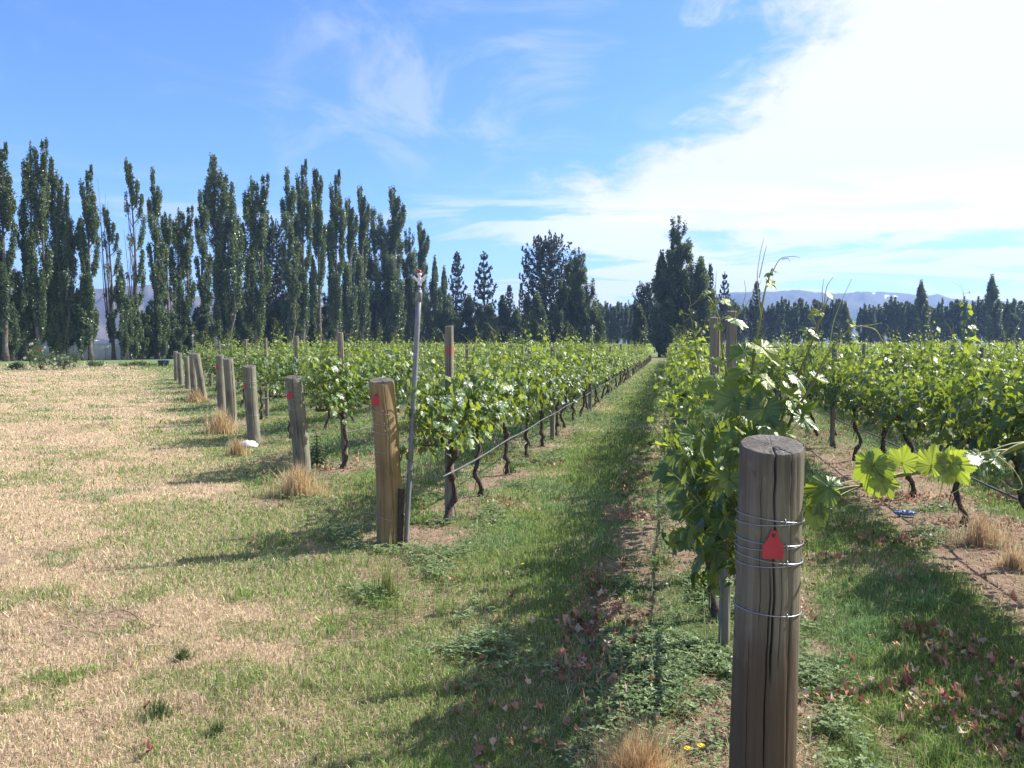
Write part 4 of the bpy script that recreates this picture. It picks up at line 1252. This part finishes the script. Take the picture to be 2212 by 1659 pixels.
LG = 'tall poplars in the left shelter row'
LEFT = [
    (-28, 330, 60, 'single', 'tall poplar cut off by the left edge of the picture'),
    (14, 312, 52, 'single2', 'tall poplar at the left edge, its whole top in view'),
    (86, 293, 52, 'twin', 'tallest poplar of all, twin rounded tips, near the left edge'),
    (136, 330, 56, 'broad', 'bulky tall poplar just right of the tallest twin tipped one'),
    (197, 360, 44, 'single2', 'slender poplar alone between gaps of sky, pointed top, bare lower stem'),
    (246, 440, 36, 'half', 'thin poplar with dead bare branches sticking above its crown'),
    (298, 336, 42, 'half', 'tall narrow poplar with bare stems showing up its left side'),
    (338, 352, 42, 'gappy2', 'tall narrow poplar right of the one with bare left side'),
    (366, 450, 36, 'gappy', 'shorter slim poplar left of a shorter twin tipped poplar'),
    (398, 440, 46, 'twin', 'shorter dark twin tipped poplar with hill beside its foot'),
    (439, 402, 42, 'gappy2', 'leaning dark poplar left of the very full tall poplar'),
    (487, 325, 72, 'broad', 'very full tall poplar with a thick rounded head and side plume'),
    (556, 370, 56, 'twin', 'twin headed poplar standing before a dark pine'),
    (626, 352, 48, 'gappy2', 'tall poplar with a separate lower plume on its left'),
    (656, 348, 42, 'single2', 'tall poplar close against the one with a lower left plume'),
    (691, 358, 42, 'single', 'pointed tall poplar left of the paler tipped one'),
    (727, 370, 42, 'single2', 'pale tipped tall poplar at the left of the dense stand'),
    (761, 422, 48, 'dense', 'spiky topped poplar at the front of the dense stand'),
    (787, 395, 46, 'dense', 'poplar with a thin raised tip in the middle of the dense stand'),
    (858, 397, 62, 'dense', 'dark pointed tall poplar at the right of the dense stand'),
    (894, 490, 52, 'dense2', 'leafy poplar right of the dark pointed tall one'),
    (914, 473, 46, 'dense', 'pale green poplar where the stand drops away, behind the sprinkler head'),
    (938, 556, 36, 'cone', 'lower pale green poplar right of the sprinkler head'),
    (958, 578, 36, 'cone', 'rightmost and lowest poplar of the pale green slope'),
    (178, 606, 30, 'slim2', 'short slim poplar against the hill, left of the slender lone one'),
    (264, 574, 40, 'cone', 'short bushy poplar under the thin one with dead branches'),
    (284, 645, 46, 'cone', 'low leafy young poplar at the foot of the bare sided one'),
    (345, 640, 44, 'cone', 'low leafy young poplar under the narrow poplars'),
    (60, 490, 50, 'dense', 'dark lower poplar filling the gap beneath the tallest one'),
    (28, 540, 60, 'dense2', 'dark lower tree between the leftmost poplar trunks'),
    (112, 575, 56, 'cone', 'dark lower tree behind the bulky tall poplar'),
    (312, 668, 44, 'dense', 'low dark leafy tree between two narrow poplars'),
    (380, 672, 50, 'dense2', 'low dark tree under the shorter poplars'),
    (418, 690, 46, 'dense2', 'low dark bush like tree right of the shorter twin tipped poplar'),
    (530, 600, 60, 'dense2', 'dark lower tree right of the very full poplar'),
    (452, 655, 52, 'dense2', 'low leafy growth at the foot of the very full poplar'),
]
for (px, top, wp, kind, lab) in LEFT:
    Y = lineY(px)-(2.0 if 'low' in lab or 'short ' in lab else 0)+(3 if 'dark lower' in lab else 0)
    o = tree_at(px, top, wp, Y, kind, lab, LG, rz=0.0)
    if 'dead bare' in lab:
        me = bare_spray(5, 3, 21.5, 8, -.7); c = link('dead_branches', me, o)
    if 'bare stems' in lab:
        c = link('dead_branches', bare_spray(6, 3, 19.0, 7, -.9), o)
tree_at(815, 447, 88, lineY(815)+6, 'willowy', 'broad soft crowned tree behind the dense poplar stand', None, 'broadleaf_tree', 'tree')


def make_pine(seed, H=17.0, W=8.0, whorl=.75, dense=1.0, cone=.9, top=.06, rnd=0.0):
    rs = np.random.default_rng(seed); g = G(); tg = G()
    z = np.linspace(0, H, 14)
    tg.tube(np.stack([np.cumsum(rs.normal(0, .04, 14)), np.cumsum(rs.normal(0, .04, 14)), z-.1], -1), np.linspace(.28, .03, 14), 8)
    h = H*top*1.0+.8
    while h < H*.985:
        f = h/H
        L0 = W/2*((1-f)**cone if rnd == 0 else min(1, math.sqrt(max(0, 1-((f-.42)/.60)**2))))*rs.uniform(.75, 1.1)+.22
        nb = rs.integers(5, 8)
        a0 = rs.uniform(0, 6.28)
        for b in range(nb):
            an = a0+b*2*math.pi/nb+rs.normal(0, .2); L = L0*rs.uniform(.65, 1.1)
            u = np.linspace(0, 1, 6)
            rise = L*(.05+.25*f)*u+.38*L*u**2.5
            pts = np.stack([np.cos(an)*L*u, np.sin(an)*L*u, h+rise-.12*L*np.sin(u*math.pi)], -1)
            tg.tube(pts, np.linspace(.05, .012, 6), 4, cap=False)
            m = int(dense*(10+34*L/2.5))
            uu = rs.uniform(.22, 1.0, m)
            P = np.stack([np.interp(uu, u, pts[:, k]) for k in range(3)], -1)+rs.normal(0, .09+.028*L, (m, 3))*np.array((1, 1, .75))+np.array((0, 0, .10))
            V, F = rot_quads(P, rs.uniform(.22, .46, m), rs, up=np.array((0, 0, .9)))
            ti = np.clip(rs.normal(.45, .12)+.25*(uu-.6)+rs.normal(0, .15, m), 0, 1)
            g.add(V, F, 0, np.repeat(ti, 4))
            tip = pts[-1]; k = 5
            V, F = rot_quads(tip+np.c_[rs.normal(0, .06, (k, 2)), rs.uniform(0, .5, k)], np.full(k, .4), rs, up=np.array((0, 0, 2.5)))
            g.add(V, F, 0, np.full(4*k, .7))
        h += whorl*rs.uniform(.7, 1.25)*(1-.35*f)
    k = 14
    V, F = rot_quads(np.c_[rs.normal(0, .07, (k, 2)), rs.uniform(H-1.2, H+.1, k)], np.full(k, .45), rs, up=np.array((0, 0, 3.0)))
    g.add(V, F, 0, np.full(4*k, .6))
    return g.mesh('crown', MATS['pine'], False), tg.mesh('trunk', MATS['pine_bark'])


POP['spire'] = make_pine(21, 17, 7.0, 1.35, .85); POP['spire2'] = make_pine(22, 17, 7.5, 1.45, .85, .95)
POP['bigpine'] = make_pine(23, 17, 9.5, .72, 1.15, rnd=1.0); POP['smallpine'] = make_pine(24, 17, 7.5, 1.0, .9, .8)
for nm in ('spire', 'spire2', 'bigpine', 'smallpine'): PH[nm] = 17.0
PW.update({'spire': 7.0, 'spire2': 7.5, 'bigpine': 9.5, 'smallpine': 7.5})

PINES = [(988, 546, 84, 165, 'spire', 'spire shaped pine with open whorls, left of two'),
         (1046, 544, 112, 165, 'spire2', 'spire shaped pine with upswept branches, right of two'),
         (1180, 523, 122, 150, 'bigpine', 'big broad dark pine in the middle distance'),
         (1100, 620, 60, 170, 'smallpine', 'small pine between the spire pines and the big pine'),
         (1126, 612, 40, 172, 'spire', 'thin small pine left of the big broad pine'),
         (592, 494, 92, 138, 'bigpine', 'dark pine showing between the left poplars'),
         (1563, 588, 64, 150, 'spire2', 'spiky pine beside the right hand poplar clump'),
         (1632, 612, 56, 155, 'smallpine', 'dense small pine at the start of the right windbreak'),
         (1532, 575, 52, 135, 'smallpine', 'dark pine against the right side of the poplar clump'),
         (1393, 620, 66, 128, 'bigpine', 'dark bushy pine at the left foot of the poplar clump')]
for (px, top, wp, Y, kind, lab) in PINES:
    tree_at(px, top, wp, Y, kind, lab, None, 'pine_tree', 'pine', rz=rng.uniform(0, 6.28))

CENTRE = [(1160, 628, 58, 122, 'cone2', 'sunlit pale column poplar standing before the dark central trees'),
          (1238, 545, 48, 132, 'twin', 'left and lower of two poplars beside the big pine'),
          (1258, 532, 54, 130, 'dense2', 'taller poplar with tufted tops right of the big pine'),
          (1216, 600, 46, 128, 'dense', 'dark poplar between the big pine and the tufted poplar'),
          (1282, 660, 52, 126, 'cone2', 'low sunlit poplar at the right foot of the tufted one'),
          (1478, 463, 84, 118, 'dense2', 'tallest poplar of the right hand clump'),
          (1456, 520, 56, 120, 'dense', 'middle poplar of the right hand clump'),
          (1424, 545, 66, 119, 'cone', 'left poplar of the right hand clump'),
          (1508, 560, 76, 116, 'cone', 'leafy poplar filling the right flank of the clump'),
          (1442, 640, 90, 116, 'cone2', 'low dark poplar at the foot of the right hand clump'),
          (1380, 655, 50, 124, 'cone2', 'small dark poplar at the far left of the clump'),
          (1984, 608, 44, 175, 'cone', 'large pale poplar standing out before the right windbreak, left of two'),
          (2136, 596, 48, 170, 'cone', 'large pale poplar standing out before the right windbreak, right of two'),
          (2180, 642, 24, 172, 'slim2', 'slim poplar right of the two large windbreak poplars'),
          (1822, 652, 34, 170, 'cone', 'dark rounded poplar beside a gap in the windbreak')]
for (px, top, wp, Y, kind, lab) in CENTRE:
    tree_at(px, top, wp, Y, kind, lab, None, rz=0.0)

# dark shelter belts: behind the left stand, between the pines, and the long windbreak on the right
for px, top, wp in ((2, 560, 70), (45, 585, 66), (76, 570, 62), (108, 600, 60), (150, 640, 44), (276, 640, 50), (322, 660, 44), (392, 640, 48), (425, 668, 44)):
    tree_at(px, top, wp, lineY(px)+7, 'cone2', 'dark bushy tree in the shade behind the left poplar row', 'dark trees behind the left poplars', 'shelter_tree', 'tree')
x = 500.0
while x < 985:
    tree_at(x, rng.uniform(600, 650), rng.uniform(58, 85), lineY(x)+9, ['dense2', 'willowy', 'bigpine'][int(rng.integers(3))], 'dark bushy tree in the shade behind the left poplar row', 'dark trees behind the left poplars', 'shelter_tree', 'tree')
    x += rng.uniform(30, 42)
x = 965.0
while x < 1300:
    tree_at(x, rng.uniform(622, 680), rng.uniform(50, 66), 146+rng.uniform(-4, 4), ['cone', 'cone2'][int(rng.integers(2))], 'dark shelter tree in the low belt below the central pines', 'dark shelter belt below the central pines', 'shelter_tree', 'tree')
    x += rng.uniform(20, 28)
x = 1286.0
while x < 2240:
    gap = 1828 < x < 1852
    if not gap:
        tree_at(x, rng.uniform(640, 662), rng.uniform(13, 19), 205+rng.uniform(-4, 4), ['slim', 'slim2', 'slim3'][int(rng.integers(3))], 'slim dark poplar in the long windbreak row behind the right vines', 'poplars of the long right windbreak', 'windbreak_poplar', 'poplar')
    x += rng.uniform(8.5, 12.5)


# ------------------------------------------------------------------ hills
def hill(name, pts, r0, r1, seed, colr, snow=None):
    """ridge line read from the photo at distance r1, sloping down towards us to r0"""
    px = np.array([p[0] for p in pts], float); py = np.array([p[1] for p in pts], float)
    nx_, nr = 260, 40
    xx = np.linspace(px[0], px[-1], nx_); yy = np.interp(xx, px, py)
    top = np.array([at(x, y, r1)[2] for x, y in zip(xx, yy)])
    X1 = (xx-1106)/FPX
    t = np.linspace(0, 1.25, nr)
    V = np.zeros((nr, nx_, 3))
    for i, tt in enumerate(t):
        r = r0+(r1-r0)*tt
        prof = sstep(np.array(tt), 0, 1.0)*.75+.25*tt if tt <= 1 else 1-(tt-1)*1.2
        rough = (fbm(xx*.016+seed, np.full(nx_, tt*5.), seed, 5)-.5)
        hgt = top*prof+rough*top*.55*math.sin(min(tt, 1)*math.pi)+(fbm(xx*.09, np.full(nx_, tt*14.), seed+9, 3)-.5)*top*.035
        V[i] = np.stack([X1*r, np.full(nx_, r), hgt-2.0*(tt == 0)], -1)
    g = G(); j = np.arange(nx_-1)[None]; i = np.arange(nr-1)[:, None]*nx_
    F = np.stack([i+j, i+j+1, i+nx_+j+1, i+nx_+j], -1).reshape(-1, 4)
    n = fbm(V[..., 0]*.012, V[..., 2]*.03+V[..., 1]*.004, seed+2, 5)
    c = np.array(colr[0])*(1-n[..., None])+np.array(colr[1])*n[..., None]
    if snow:
        for (sx, sy, sw, sh) in snow:
            sxx = (V[..., 0]/V[..., 1])*FPX+1106; syy = 829.5-81.5-(V[..., 2]-EYE)/V[..., 1]*FPX
            m = (((sxx-sx)/sw)**2+((syy-sy)/sh)**2 < 1)&(t[:, None] < 1.01)
            c[m] = (.85, .87, .9)
    g.add(V.reshape(-1, 3), F, col=c.reshape(-1, 3))
    o = g.build(name, MATS['hill']); tag(o, kind='structure')
    return o


m, t = mat('hillside'); c = attr(t, 'col', 'Color'); b = principled(t, c, .95, .1); t.l.new(b.outputs[0], t.out.inputs[0]); MATS['hill'] = m
hill('hills', [(-60, 600), (60, 612), (180, 628), (260, 618), (330, 616), (430, 640), (520, 628), (640, 640), (800, 690), (1000, 735), (1060, 748)], 800, 1550, 4, ((.062, .055, .060), (.125, .105, .098)))
hill('mountain_ridge', [(1180, 690), (1290, 668), (1400, 652), (1500, 640), (1590, 632), (1640, 632), (1690, 628), (1722, 627), (1760, 634), (1800, 636), (1850, 633), (1900, 630), (1950, 634), (2010, 640), (2050, 645), (2080, 650), (2150, 650), (2240, 656), (2320, 660)],
     1250, 2050, 9, ((.030, .036, .048), (.075, .074, .080)), snow=[(1862, 637, 5, 1.0), (1885, 634, 4, 1.0), (1912, 639, 5, 1.0), (1930, 640, 4, 1.0), (2150, 654, 7, 1.0)])


# ------------------------------------------------------------------ small things
def tussock(px, py, wpx, hpx, lab, n=420, col=((.42, .30, .16), (.72, .56, .34)), name='dry_grass_tuft', cat='grass tuft', lean=.35, Y=None):
    c = ground(px, py) if Y is None else np.array(((px-1106)/FPX*Y, Y, 0)); k = c[1]/FPX; g = G(); rs = rng
    rw = wpx*k/2
    a = rs.uniform(0, 6.28, n); q = np.minimum(np.abs(rs.normal(0, .46, n)), .85+.3*(n > 850))*rw*(1+.35*np.sin(a*2+px))
    X = np.cos(a)*q; Y_ = np.sin(a)*q*.7
    h = hpx*k*(.30+.85*rs.random(n)**1.3)*np.clip(1-.40*(q/rw)**1.2, .25, 1)
    blades(g, X, Y_, h, np.full(n, max(.0022, c[1]*.00075))*(.7+.6*rs.random(n)), colmix(n, *col), lean, z=np.zeros(n)+gz(c[0:1], c[1:2])[0])
    o = g.build(name, MATS['grass'], smooth=False); o.location = (c[0], c[1], 0); tag(o, lab, cat)
    return o


tussock(643, 1072, 150, 80, 'large dry golden grass tuft in front of the leaning post', 900)
tussock(512, 985, 62, 48, 'small dry grass tuft left of the white stone', 330)
tussock(476, 935, 110, 60, 'wide patch of long dry grass around the fifth post', 600)
tussock(425, 868, 70, 34, 'patch of dry grass around the far leaning post', 600)
tussock(1375, 1735, 330, 215, 'tall dry grass tuft at the bottom edge left of the foreground post', 2000, ((.46, .29, .14), (.80, .58, .33)), lean=.45)
tussock(1640, 1760, 40, 150, 'few dry seed stalks before the foot of the foreground post', 220, Y=2.36)
tussock(2120, 1180, 190, 85, 'dry grass patch around the vine trunk at right', 650, ((.36, .25, .15), (.62, .47, .30)))
tussock(2190, 1225, 85, 50, 'sparse dry grass at the right edge below the vines', 700)
tussock(838, 1290, 90, 100, 'thin yellow green seeding grass below the tan post', 260, ((.14, .19, .05), (.36, .38, .14)), lean=.22)
tussock(1105, 1020, 46, 34, 'bright green strap leaved clump beside a vine trunk', 90, ((.05, .13, .02), (.12, .25, .04)), 'green_clump', 'plant', .6)
tussock(395, 1430, 70, 40, 'dark green grass tuft low on the dry lawn', 200, ((.05, .09, .03), (.11, .17, .055)), 'green_grass_tuft', 'grass tuft', .7)
tussock(345, 1555, 95, 60, 'dark green grass tuft near the bottom left', 260, ((.05, .09, .03), (.11, .17, .055)), 'green_grass_tuft', 'grass tuft', .7)
tussock(470, 1590, 60, 45, 'small green tuft right of the bottom left tuft', 160, ((.05, .09, .03), (.11, .17, .055)), 'green_grass_tuft', 'grass tuft', .7)

# broad leaved weed beside the leaning post
c = ground(685, 1010); g = G()
for lv in range(9):
    nl = 7; z = .05+.045*lv; L = .20*(1-lv/10.5)
    for q in range(nl):
        a = lv*1.1+q*2*math.pi/nl; u = np.linspace(0, 1, 6)
        ctr = np.stack([np.cos(a)*L*u, np.sin(a)*L*u, z+L*(.75*u-.85*u**2)], -1); wv = .032*(1-lv/14)*np.sin(np.clip(u*.95+.05, 0, 1)*math.pi)**.7
        sv = np.array((-math.sin(a), math.cos(a), 0))
        V = np.stack([ctr-sv*wv[:, None], ctr+(0, 0, -.006), ctr+sv*wv[:, None]], 1).reshape(-1, 3)
        i = np.arange(5)[:, None]*3
        F = np.vstack([np.c_[i, i+1, i+4, i+3], np.c_[i+1, i+2, i+5, i+4]])
        g.add(V, F, 0, .75+.2*rng.random())
g.tube([(0, 0, 0), (0, 0, .45)], [.012, .006], 6, mat=0, tint=.8)
o = g.build('weed_plant', MATS['bush']); o.location = (c[0], c[1], 0); tag(o, 'pale broad leaved weed with stacked leaves right of the leaning post', 'weed')


def rock(px, py, size, lab, mname='stone', name='stone', cat='stone', sq=(1.25, .9, .55), Y=None):
    c = ground(px, py); n1, n2 = 14, 20
    th = np.linspace(0.05, math.pi-.05, n1)[:, None]; ph = np.linspace(0, 2*math.pi, n2, endpoint=False)[None]
    rr = 1+.35*(fbm(np.cos(ph)*1.5+th*0+px, np.cos(th)*1.5+np.sin(ph), 5, 3)-.5)*2
    V = np.stack([rr*np.sin(th)*np.cos(ph)*sq[0], rr*np.sin(th)*np.sin(ph)*sq[1], rr*np.cos(th)*sq[2]+sq[2]*.5+0*ph], -1).reshape(-1, 3)*size
    i = np.arange(n1-1)[:, None]*n2; j = np.arange(n2)[None]; k = (j+1) % n2
    g = G(); g.add(V, np.stack([i+j, i+n2+j, i+n2+k, i+k], -1).reshape(-1, 4))
    o = g.build(name, MATS[mname], smooth=True); o.location = (c[0], c[1], gz(c[0:1], c[1:2])[0]); tag(o, lab, cat); return o


rock(538, 966, .12, 'pale white stone lying at the foot of a leaning post')
rock(640*1.0/1.1302*.4, 797, .13, 'small white stone at the edge of the dry field far left of the bin')
rock(2300/2212*226, 797, .16, 'white scrap lying at the edge of the far dry field', 'white', 'scrap', 'litter', (1.6, .8, .4))

# crumpled blue wrapper
c = ground(1955, 1117); n1, n2 = 26, 12
U, Vv = np.meshgrid(np.linspace(0, 1, n1), np.linspace(0, 2*math.pi, n2, endpoint=False), indexing='ij')
rad = .030*(1+.55*(fbm(U*9, np.cos(Vv)*2+np.sin(Vv)*1.3, 71, 3)-.5)*2)*(np.sin(np.clip(U, .03, .97)*math.pi)**.35)
Vx = np.stack([(U-.5)*.20, rad*np.cos(Vv), rad*np.sin(Vv)*.8+.03], -1).reshape(-1, 3)
i = np.arange(n1-1)[:, None]*n2; j = np.arange(n2)[None]; k = (j+1) % n2
g = G(); g.add(Vx, np.stack([i+j, i+k, i+n2+k, i+n2+j], -1).reshape(-1, 4))
o = g.build('plastic_wrapper', MATS['blue'], smooth=False); o.location = (c[0], c[1], .01); o.rotation_euler = (0, 0, -.35)
tag(o, 'crumpled blue plastic wrapper on the bare strip under the right vines', 'litter')

# twig on the lawn
g = G()
for pts in ([(235, 1335), (262, 1330), (290, 1340), (325, 1362), (375, 1368)], [(285, 1338), (300, 1352), (298, 1362)], [(325, 1364), (345, 1352), (352, 1345)]):
    P = np.array([ground(*q) for q in pts]); P[:, 2] += .035
    g.tube(curve(P, 14), np.linspace(.0032, .0012, 14), 5)
o = g.build('twig', MATS['twig']); tag(o, 'dark fallen twig on the dry lawn at lower left', 'twig')

for (px, py, lab) in ((1127, 1222, 'yellow dandelion flower in the green alley'), (1483, 1638, 'yellow dandelion in the dry tuft at the bottom edge, left one'), (1512, 1632, 'yellow dandelion close to the foot of the foreground post')):
    c = ground(px, py+18); z = .07; g = G()
    g.tube([(0, 0, 0), (.004, 0, z)], .0012, 5, mat=1)
    for q in range(16):
        a = q*.3927; dx, dy = math.cos(a), math.sin(a)
        g.add([(.004, 0, z), (.004+dx*.012-dy*.003, dy*.012+dx*.003, z+.004), (.004+dx*.016, dy*.016, z+.003), (.004+dx*.012+dy*.003, dy*.012-dx*.003, z+.004)], np.array([[0, 1, 2, 3]]), 0)
    g.lathe((.004, 0, z), [(.0001, 0), (.006, .001), (.005, .005), (.0001, .006)], 8)
    o = g.build('dandelion', [MATS['yellow'], MATS['shoot']], smooth=False); o.location = (c[0], c[1], 0); tag(o, lab, 'flower')


def blob_bush(px, py, wpx, hpx, lab, name='bush', cat='bush', flowers=0, n=900, leaf=.07, red=0, Y=None, group=None):
    c = ground(px, py) if Y is None else np.array(((px-1106)/FPX*Y, Y, 0)); k = c[1]/FPX; W, H = wpx*k, hpx*k; rs = rng
    o = thing(name, (c[0], c[1], 0), lab, cat, group)
    st = G(); g = G(); fl = G(); rf = G()
    nl = 14; cen = []
    for q in range(nl):
        a = rs.uniform(0, 6.28); rr = W/2*math.sqrt(rs.random())*.8; h = H*rs.uniform(.35, .92)*(1-.35*(rr/(W/2))**2)
        e = np.array((math.cos(a)*rr, math.sin(a)*rr*.7, h)); st.tube(curve([(0, 0, -.02), e*(.35, .35, .55), e], 7), np.linspace(.02, .006, 7), 4, cap=False); cen.append(e)
    cen = np.array(cen)
    for e in cen:
        m = n//nl; P = e+rs.normal(0, 1, (m, 3))*np.array((W*.10, W*.09, H*.13)); P[:, 2] = np.maximum(P[:, 2], .05)
        V, F = rot_quads(P, leaf*rs.uniform(.6, 1.3, m), rs, up=np.array((0, -.2, .4))); g.add(V, F, 0, np.repeat(np.clip(rs.normal(.55, .1)+rs.normal(0, .2, m), 0, 1), 4))
    st.build('stem', MATS['twig'], o); g.build('foliage', MATS['bush'], o, False)
    for q in range(flowers):
        e = cen[rs.integers(nl)]+rs.normal(0, 1, 3)*np.array((W*.14, W*.08, H*.10))+(0, -W*.15, 0); gg = rf if q < red else fl; s = rs.uniform(.09, .14)
        for w_ in range(10):
            a = w_*.63; tl = .2+.5*(w_ % 2); d_ = np.array((math.cos(a)*math.cos(tl), -math.sin(tl)-.2, math.sin(a)*math.cos(tl))); u_ = np.cross(d_, (0.1, 1, .2)); u_ /= np.linalg.norm(u_)
            gg.add([e, e+d_*s*.6+u_*s*.35, e+d_*s, e+d_*s*.6-u_*s*.35], np.array([[0, 1, 2, 3]]), 0)
    if fl.n: fl.build('flowers', MATS['petal'], o, False)['kind'] = 'stuff'
    if rf.n: rf.build('red_flower', MATS['redpetal'], o, False)
    return o


blob_bush(88, 799, 60, 64, 'taller rose bush with white blooms before the left poplars', 'rose_bush', 'rose bush', 13, 1200, .10, 1)
blob_bush(138, 799, 52, 34, 'low rose bush with white blooms right of the taller rose bush', 'rose_bush', 'rose bush', 12, 800, .10)
blob_bush(35, 799, 34, 18, 'small low shrub near the left edge of the far field', n=400, leaf=.1)
blob_bush(165, 785, 26, 22, 'dark little shrub between the rose bushes and the poplar trunks', n=300, leaf=.1)
for q, (px, lab) in enumerate(((312, 'scrubby low bush left of the dark bin'), (280, 'scrubby low bush second left of the dark bin'), (208, 'scrubby low bush on the field edge near the rose bushes'))):
    blob_bush(px, 795, 40, 15, lab, n=420, leaf=.11)

# dark bin with a blue lid
c = ground(354, 795); o = thing('storage_bin', (c[0], c[1], 0), 'dark plastic bin with a blue lid beyond the far posts', 'bin', None, .25); o.scale = (.72, .72, .85)
g = G()
for (z0, z1, s0, s1) in ((0.0, .62, .42, .50),):
    V = np.array([(sx*s*1.0, sy*s*.75, z) for z, s in ((0.02, s0), (z1, s1)) for sx, sy in ((-1, -1), (1, -1), (1, 1), (-1, 1))])
    g.add(V, np.array([(0, 1, 5, 4), (1, 2, 6, 5), (2, 3, 7, 6), (3, 0, 4, 7), (3, 2, 1, 0)]))
for zz in (.2, .42): g.box((0, 0, zz), (.98, .76, .03))
g.box((0, 0, .60), (1.06, .82, .05))
g.build('bin_body', MATS['bin'], o, False)
g = G(); u = np.linspace(-1, 1, 9)
prof = .66+.04*(1-u**2); V = np.array([(x_*.54, sy*.42, z_) for sy in (-1, 1) for x_, z_ in zip(u, prof)]+[(x_*.54, sy*.42, .63) for sy in (-1, 1) for x_ in u])
i = np.arange(8)[:, None]
g.add(V, np.vstack([np.c_[i, i+1, i+10, i+9], np.c_[i+18, i, i+9, i+27][0:1], np.c_[i+18, i+19, i+1, i], np.c_[i+9, i+10, i+28, i+27], np.array([[8, 26, 35, 17]])]))
g.build('lid', MATS['lid'], o, False)
for sx in (-1, 1): G().lathe((sx*.36, .36, .09), [(.001, -.03), (.09, -.03), (.09, .03), (.001, .03)], 14, axis=(1, 0, 0)).build('wheel', MATS['bin'], o)


# netted tunnels behind the left poplars
def tunnel(x0, x1, Y, H, wdt, lab):
    X0, X1 = (x0-1106)/FPX*Y, (x1-1106)/FPX*Y
    o = thing('netting_tunnel', ((X0+X1)/2, Y, 0), lab, 'net tunnel', 'netted tunnels behind the left poplars')
    L = X1-X0; nx_ = 26; a = np.linspace(0, math.pi, 15)
    x = np.linspace(-L/2, L/2, nx_)
    sag = .10*np.abs(np.sin(x/3.2*math.pi))
    yy = -np.cos(a)*wdt/2; zz = np.sin(a)**.55
    V = np.stack([np.repeat(x[:, None], 15, 1), np.repeat(yy[None], nx_, 0), (H-sag)[:, None]*zz[None]+(fbm(np.repeat(x[:, None], 15, 1)*1.4, a[None]*3+0*x[:, None], 3, 3)-.5)*.18*np.sin(a)[None]], -1)
    i = np.arange(nx_-1)[:, None]*15; j = np.arange(14)[None]
    F = np.stack([i+j, i+15+j, i+16+j, i+j+1], -1).reshape(-1, 4)
    g = G(); g.add(V.reshape(-1, 3), F)
    for e in (0, nx_-1):
        cc = np.vstack([V[e], [(x[e], 0, 0)]]); jj = np.arange(14); g.add(cc, np.stack([np.full(14, 15), jj, jj+1], -1))
    g.build('net_cover', MATS['net'], o)
    w0 = V[:, 3:10].copy(); w0[..., 2] += .03; w0[..., 1] -= .03; jw = np.arange(6)[None]; iw = np.arange(nx_-1)[:, None]*7
    g = G(); g.add(w0.reshape(-1, 3), np.stack([iw+jw, iw+7+jw, iw+8+jw, iw+jw+1], -1).reshape(-1, 4)); g.build('ridge_cover', MATS['netcap'], o)
    for xx in np.linspace(-L/2, L/2, 5):
        G().tube(np.stack([np.full(15, xx), yy*1.01, (H+.01)*zz], -1), .03, 5).build('hoop', MATS['wire'], o)


tunnel(-60, 140, 96, 2.9, 5, 'pale netted tunnel glimpsed behind the leftmost poplar trunks')
tunnel(148, 285, 99, 2.5, 5, 'white topped grey netted tunnel between the bare poplar trunks')
tunnel(335, 500, 118, 2.4, 5, 'white topped netted tunnel glimpsed just above the vines at left')

# ------------------------------------------------------------------ air
m, t = mat('haze_air')
pv = t.new('ShaderNodeVolumePrincipled'); pv.inputs['Color'].default_value = (.36, .56, 1.0, 1); pv.inputs['Density'].default_value = .00032; pv.inputs['Anisotropy'].default_value = .25
t.l.new(pv.outputs[0], t.out.inputs['Volume'])
g = G(); g.box((0, 0, 89.0), (4700, 4700, 180.0)); o = g.build('haze', m, smooth=False); tag(o, kind='stuff')
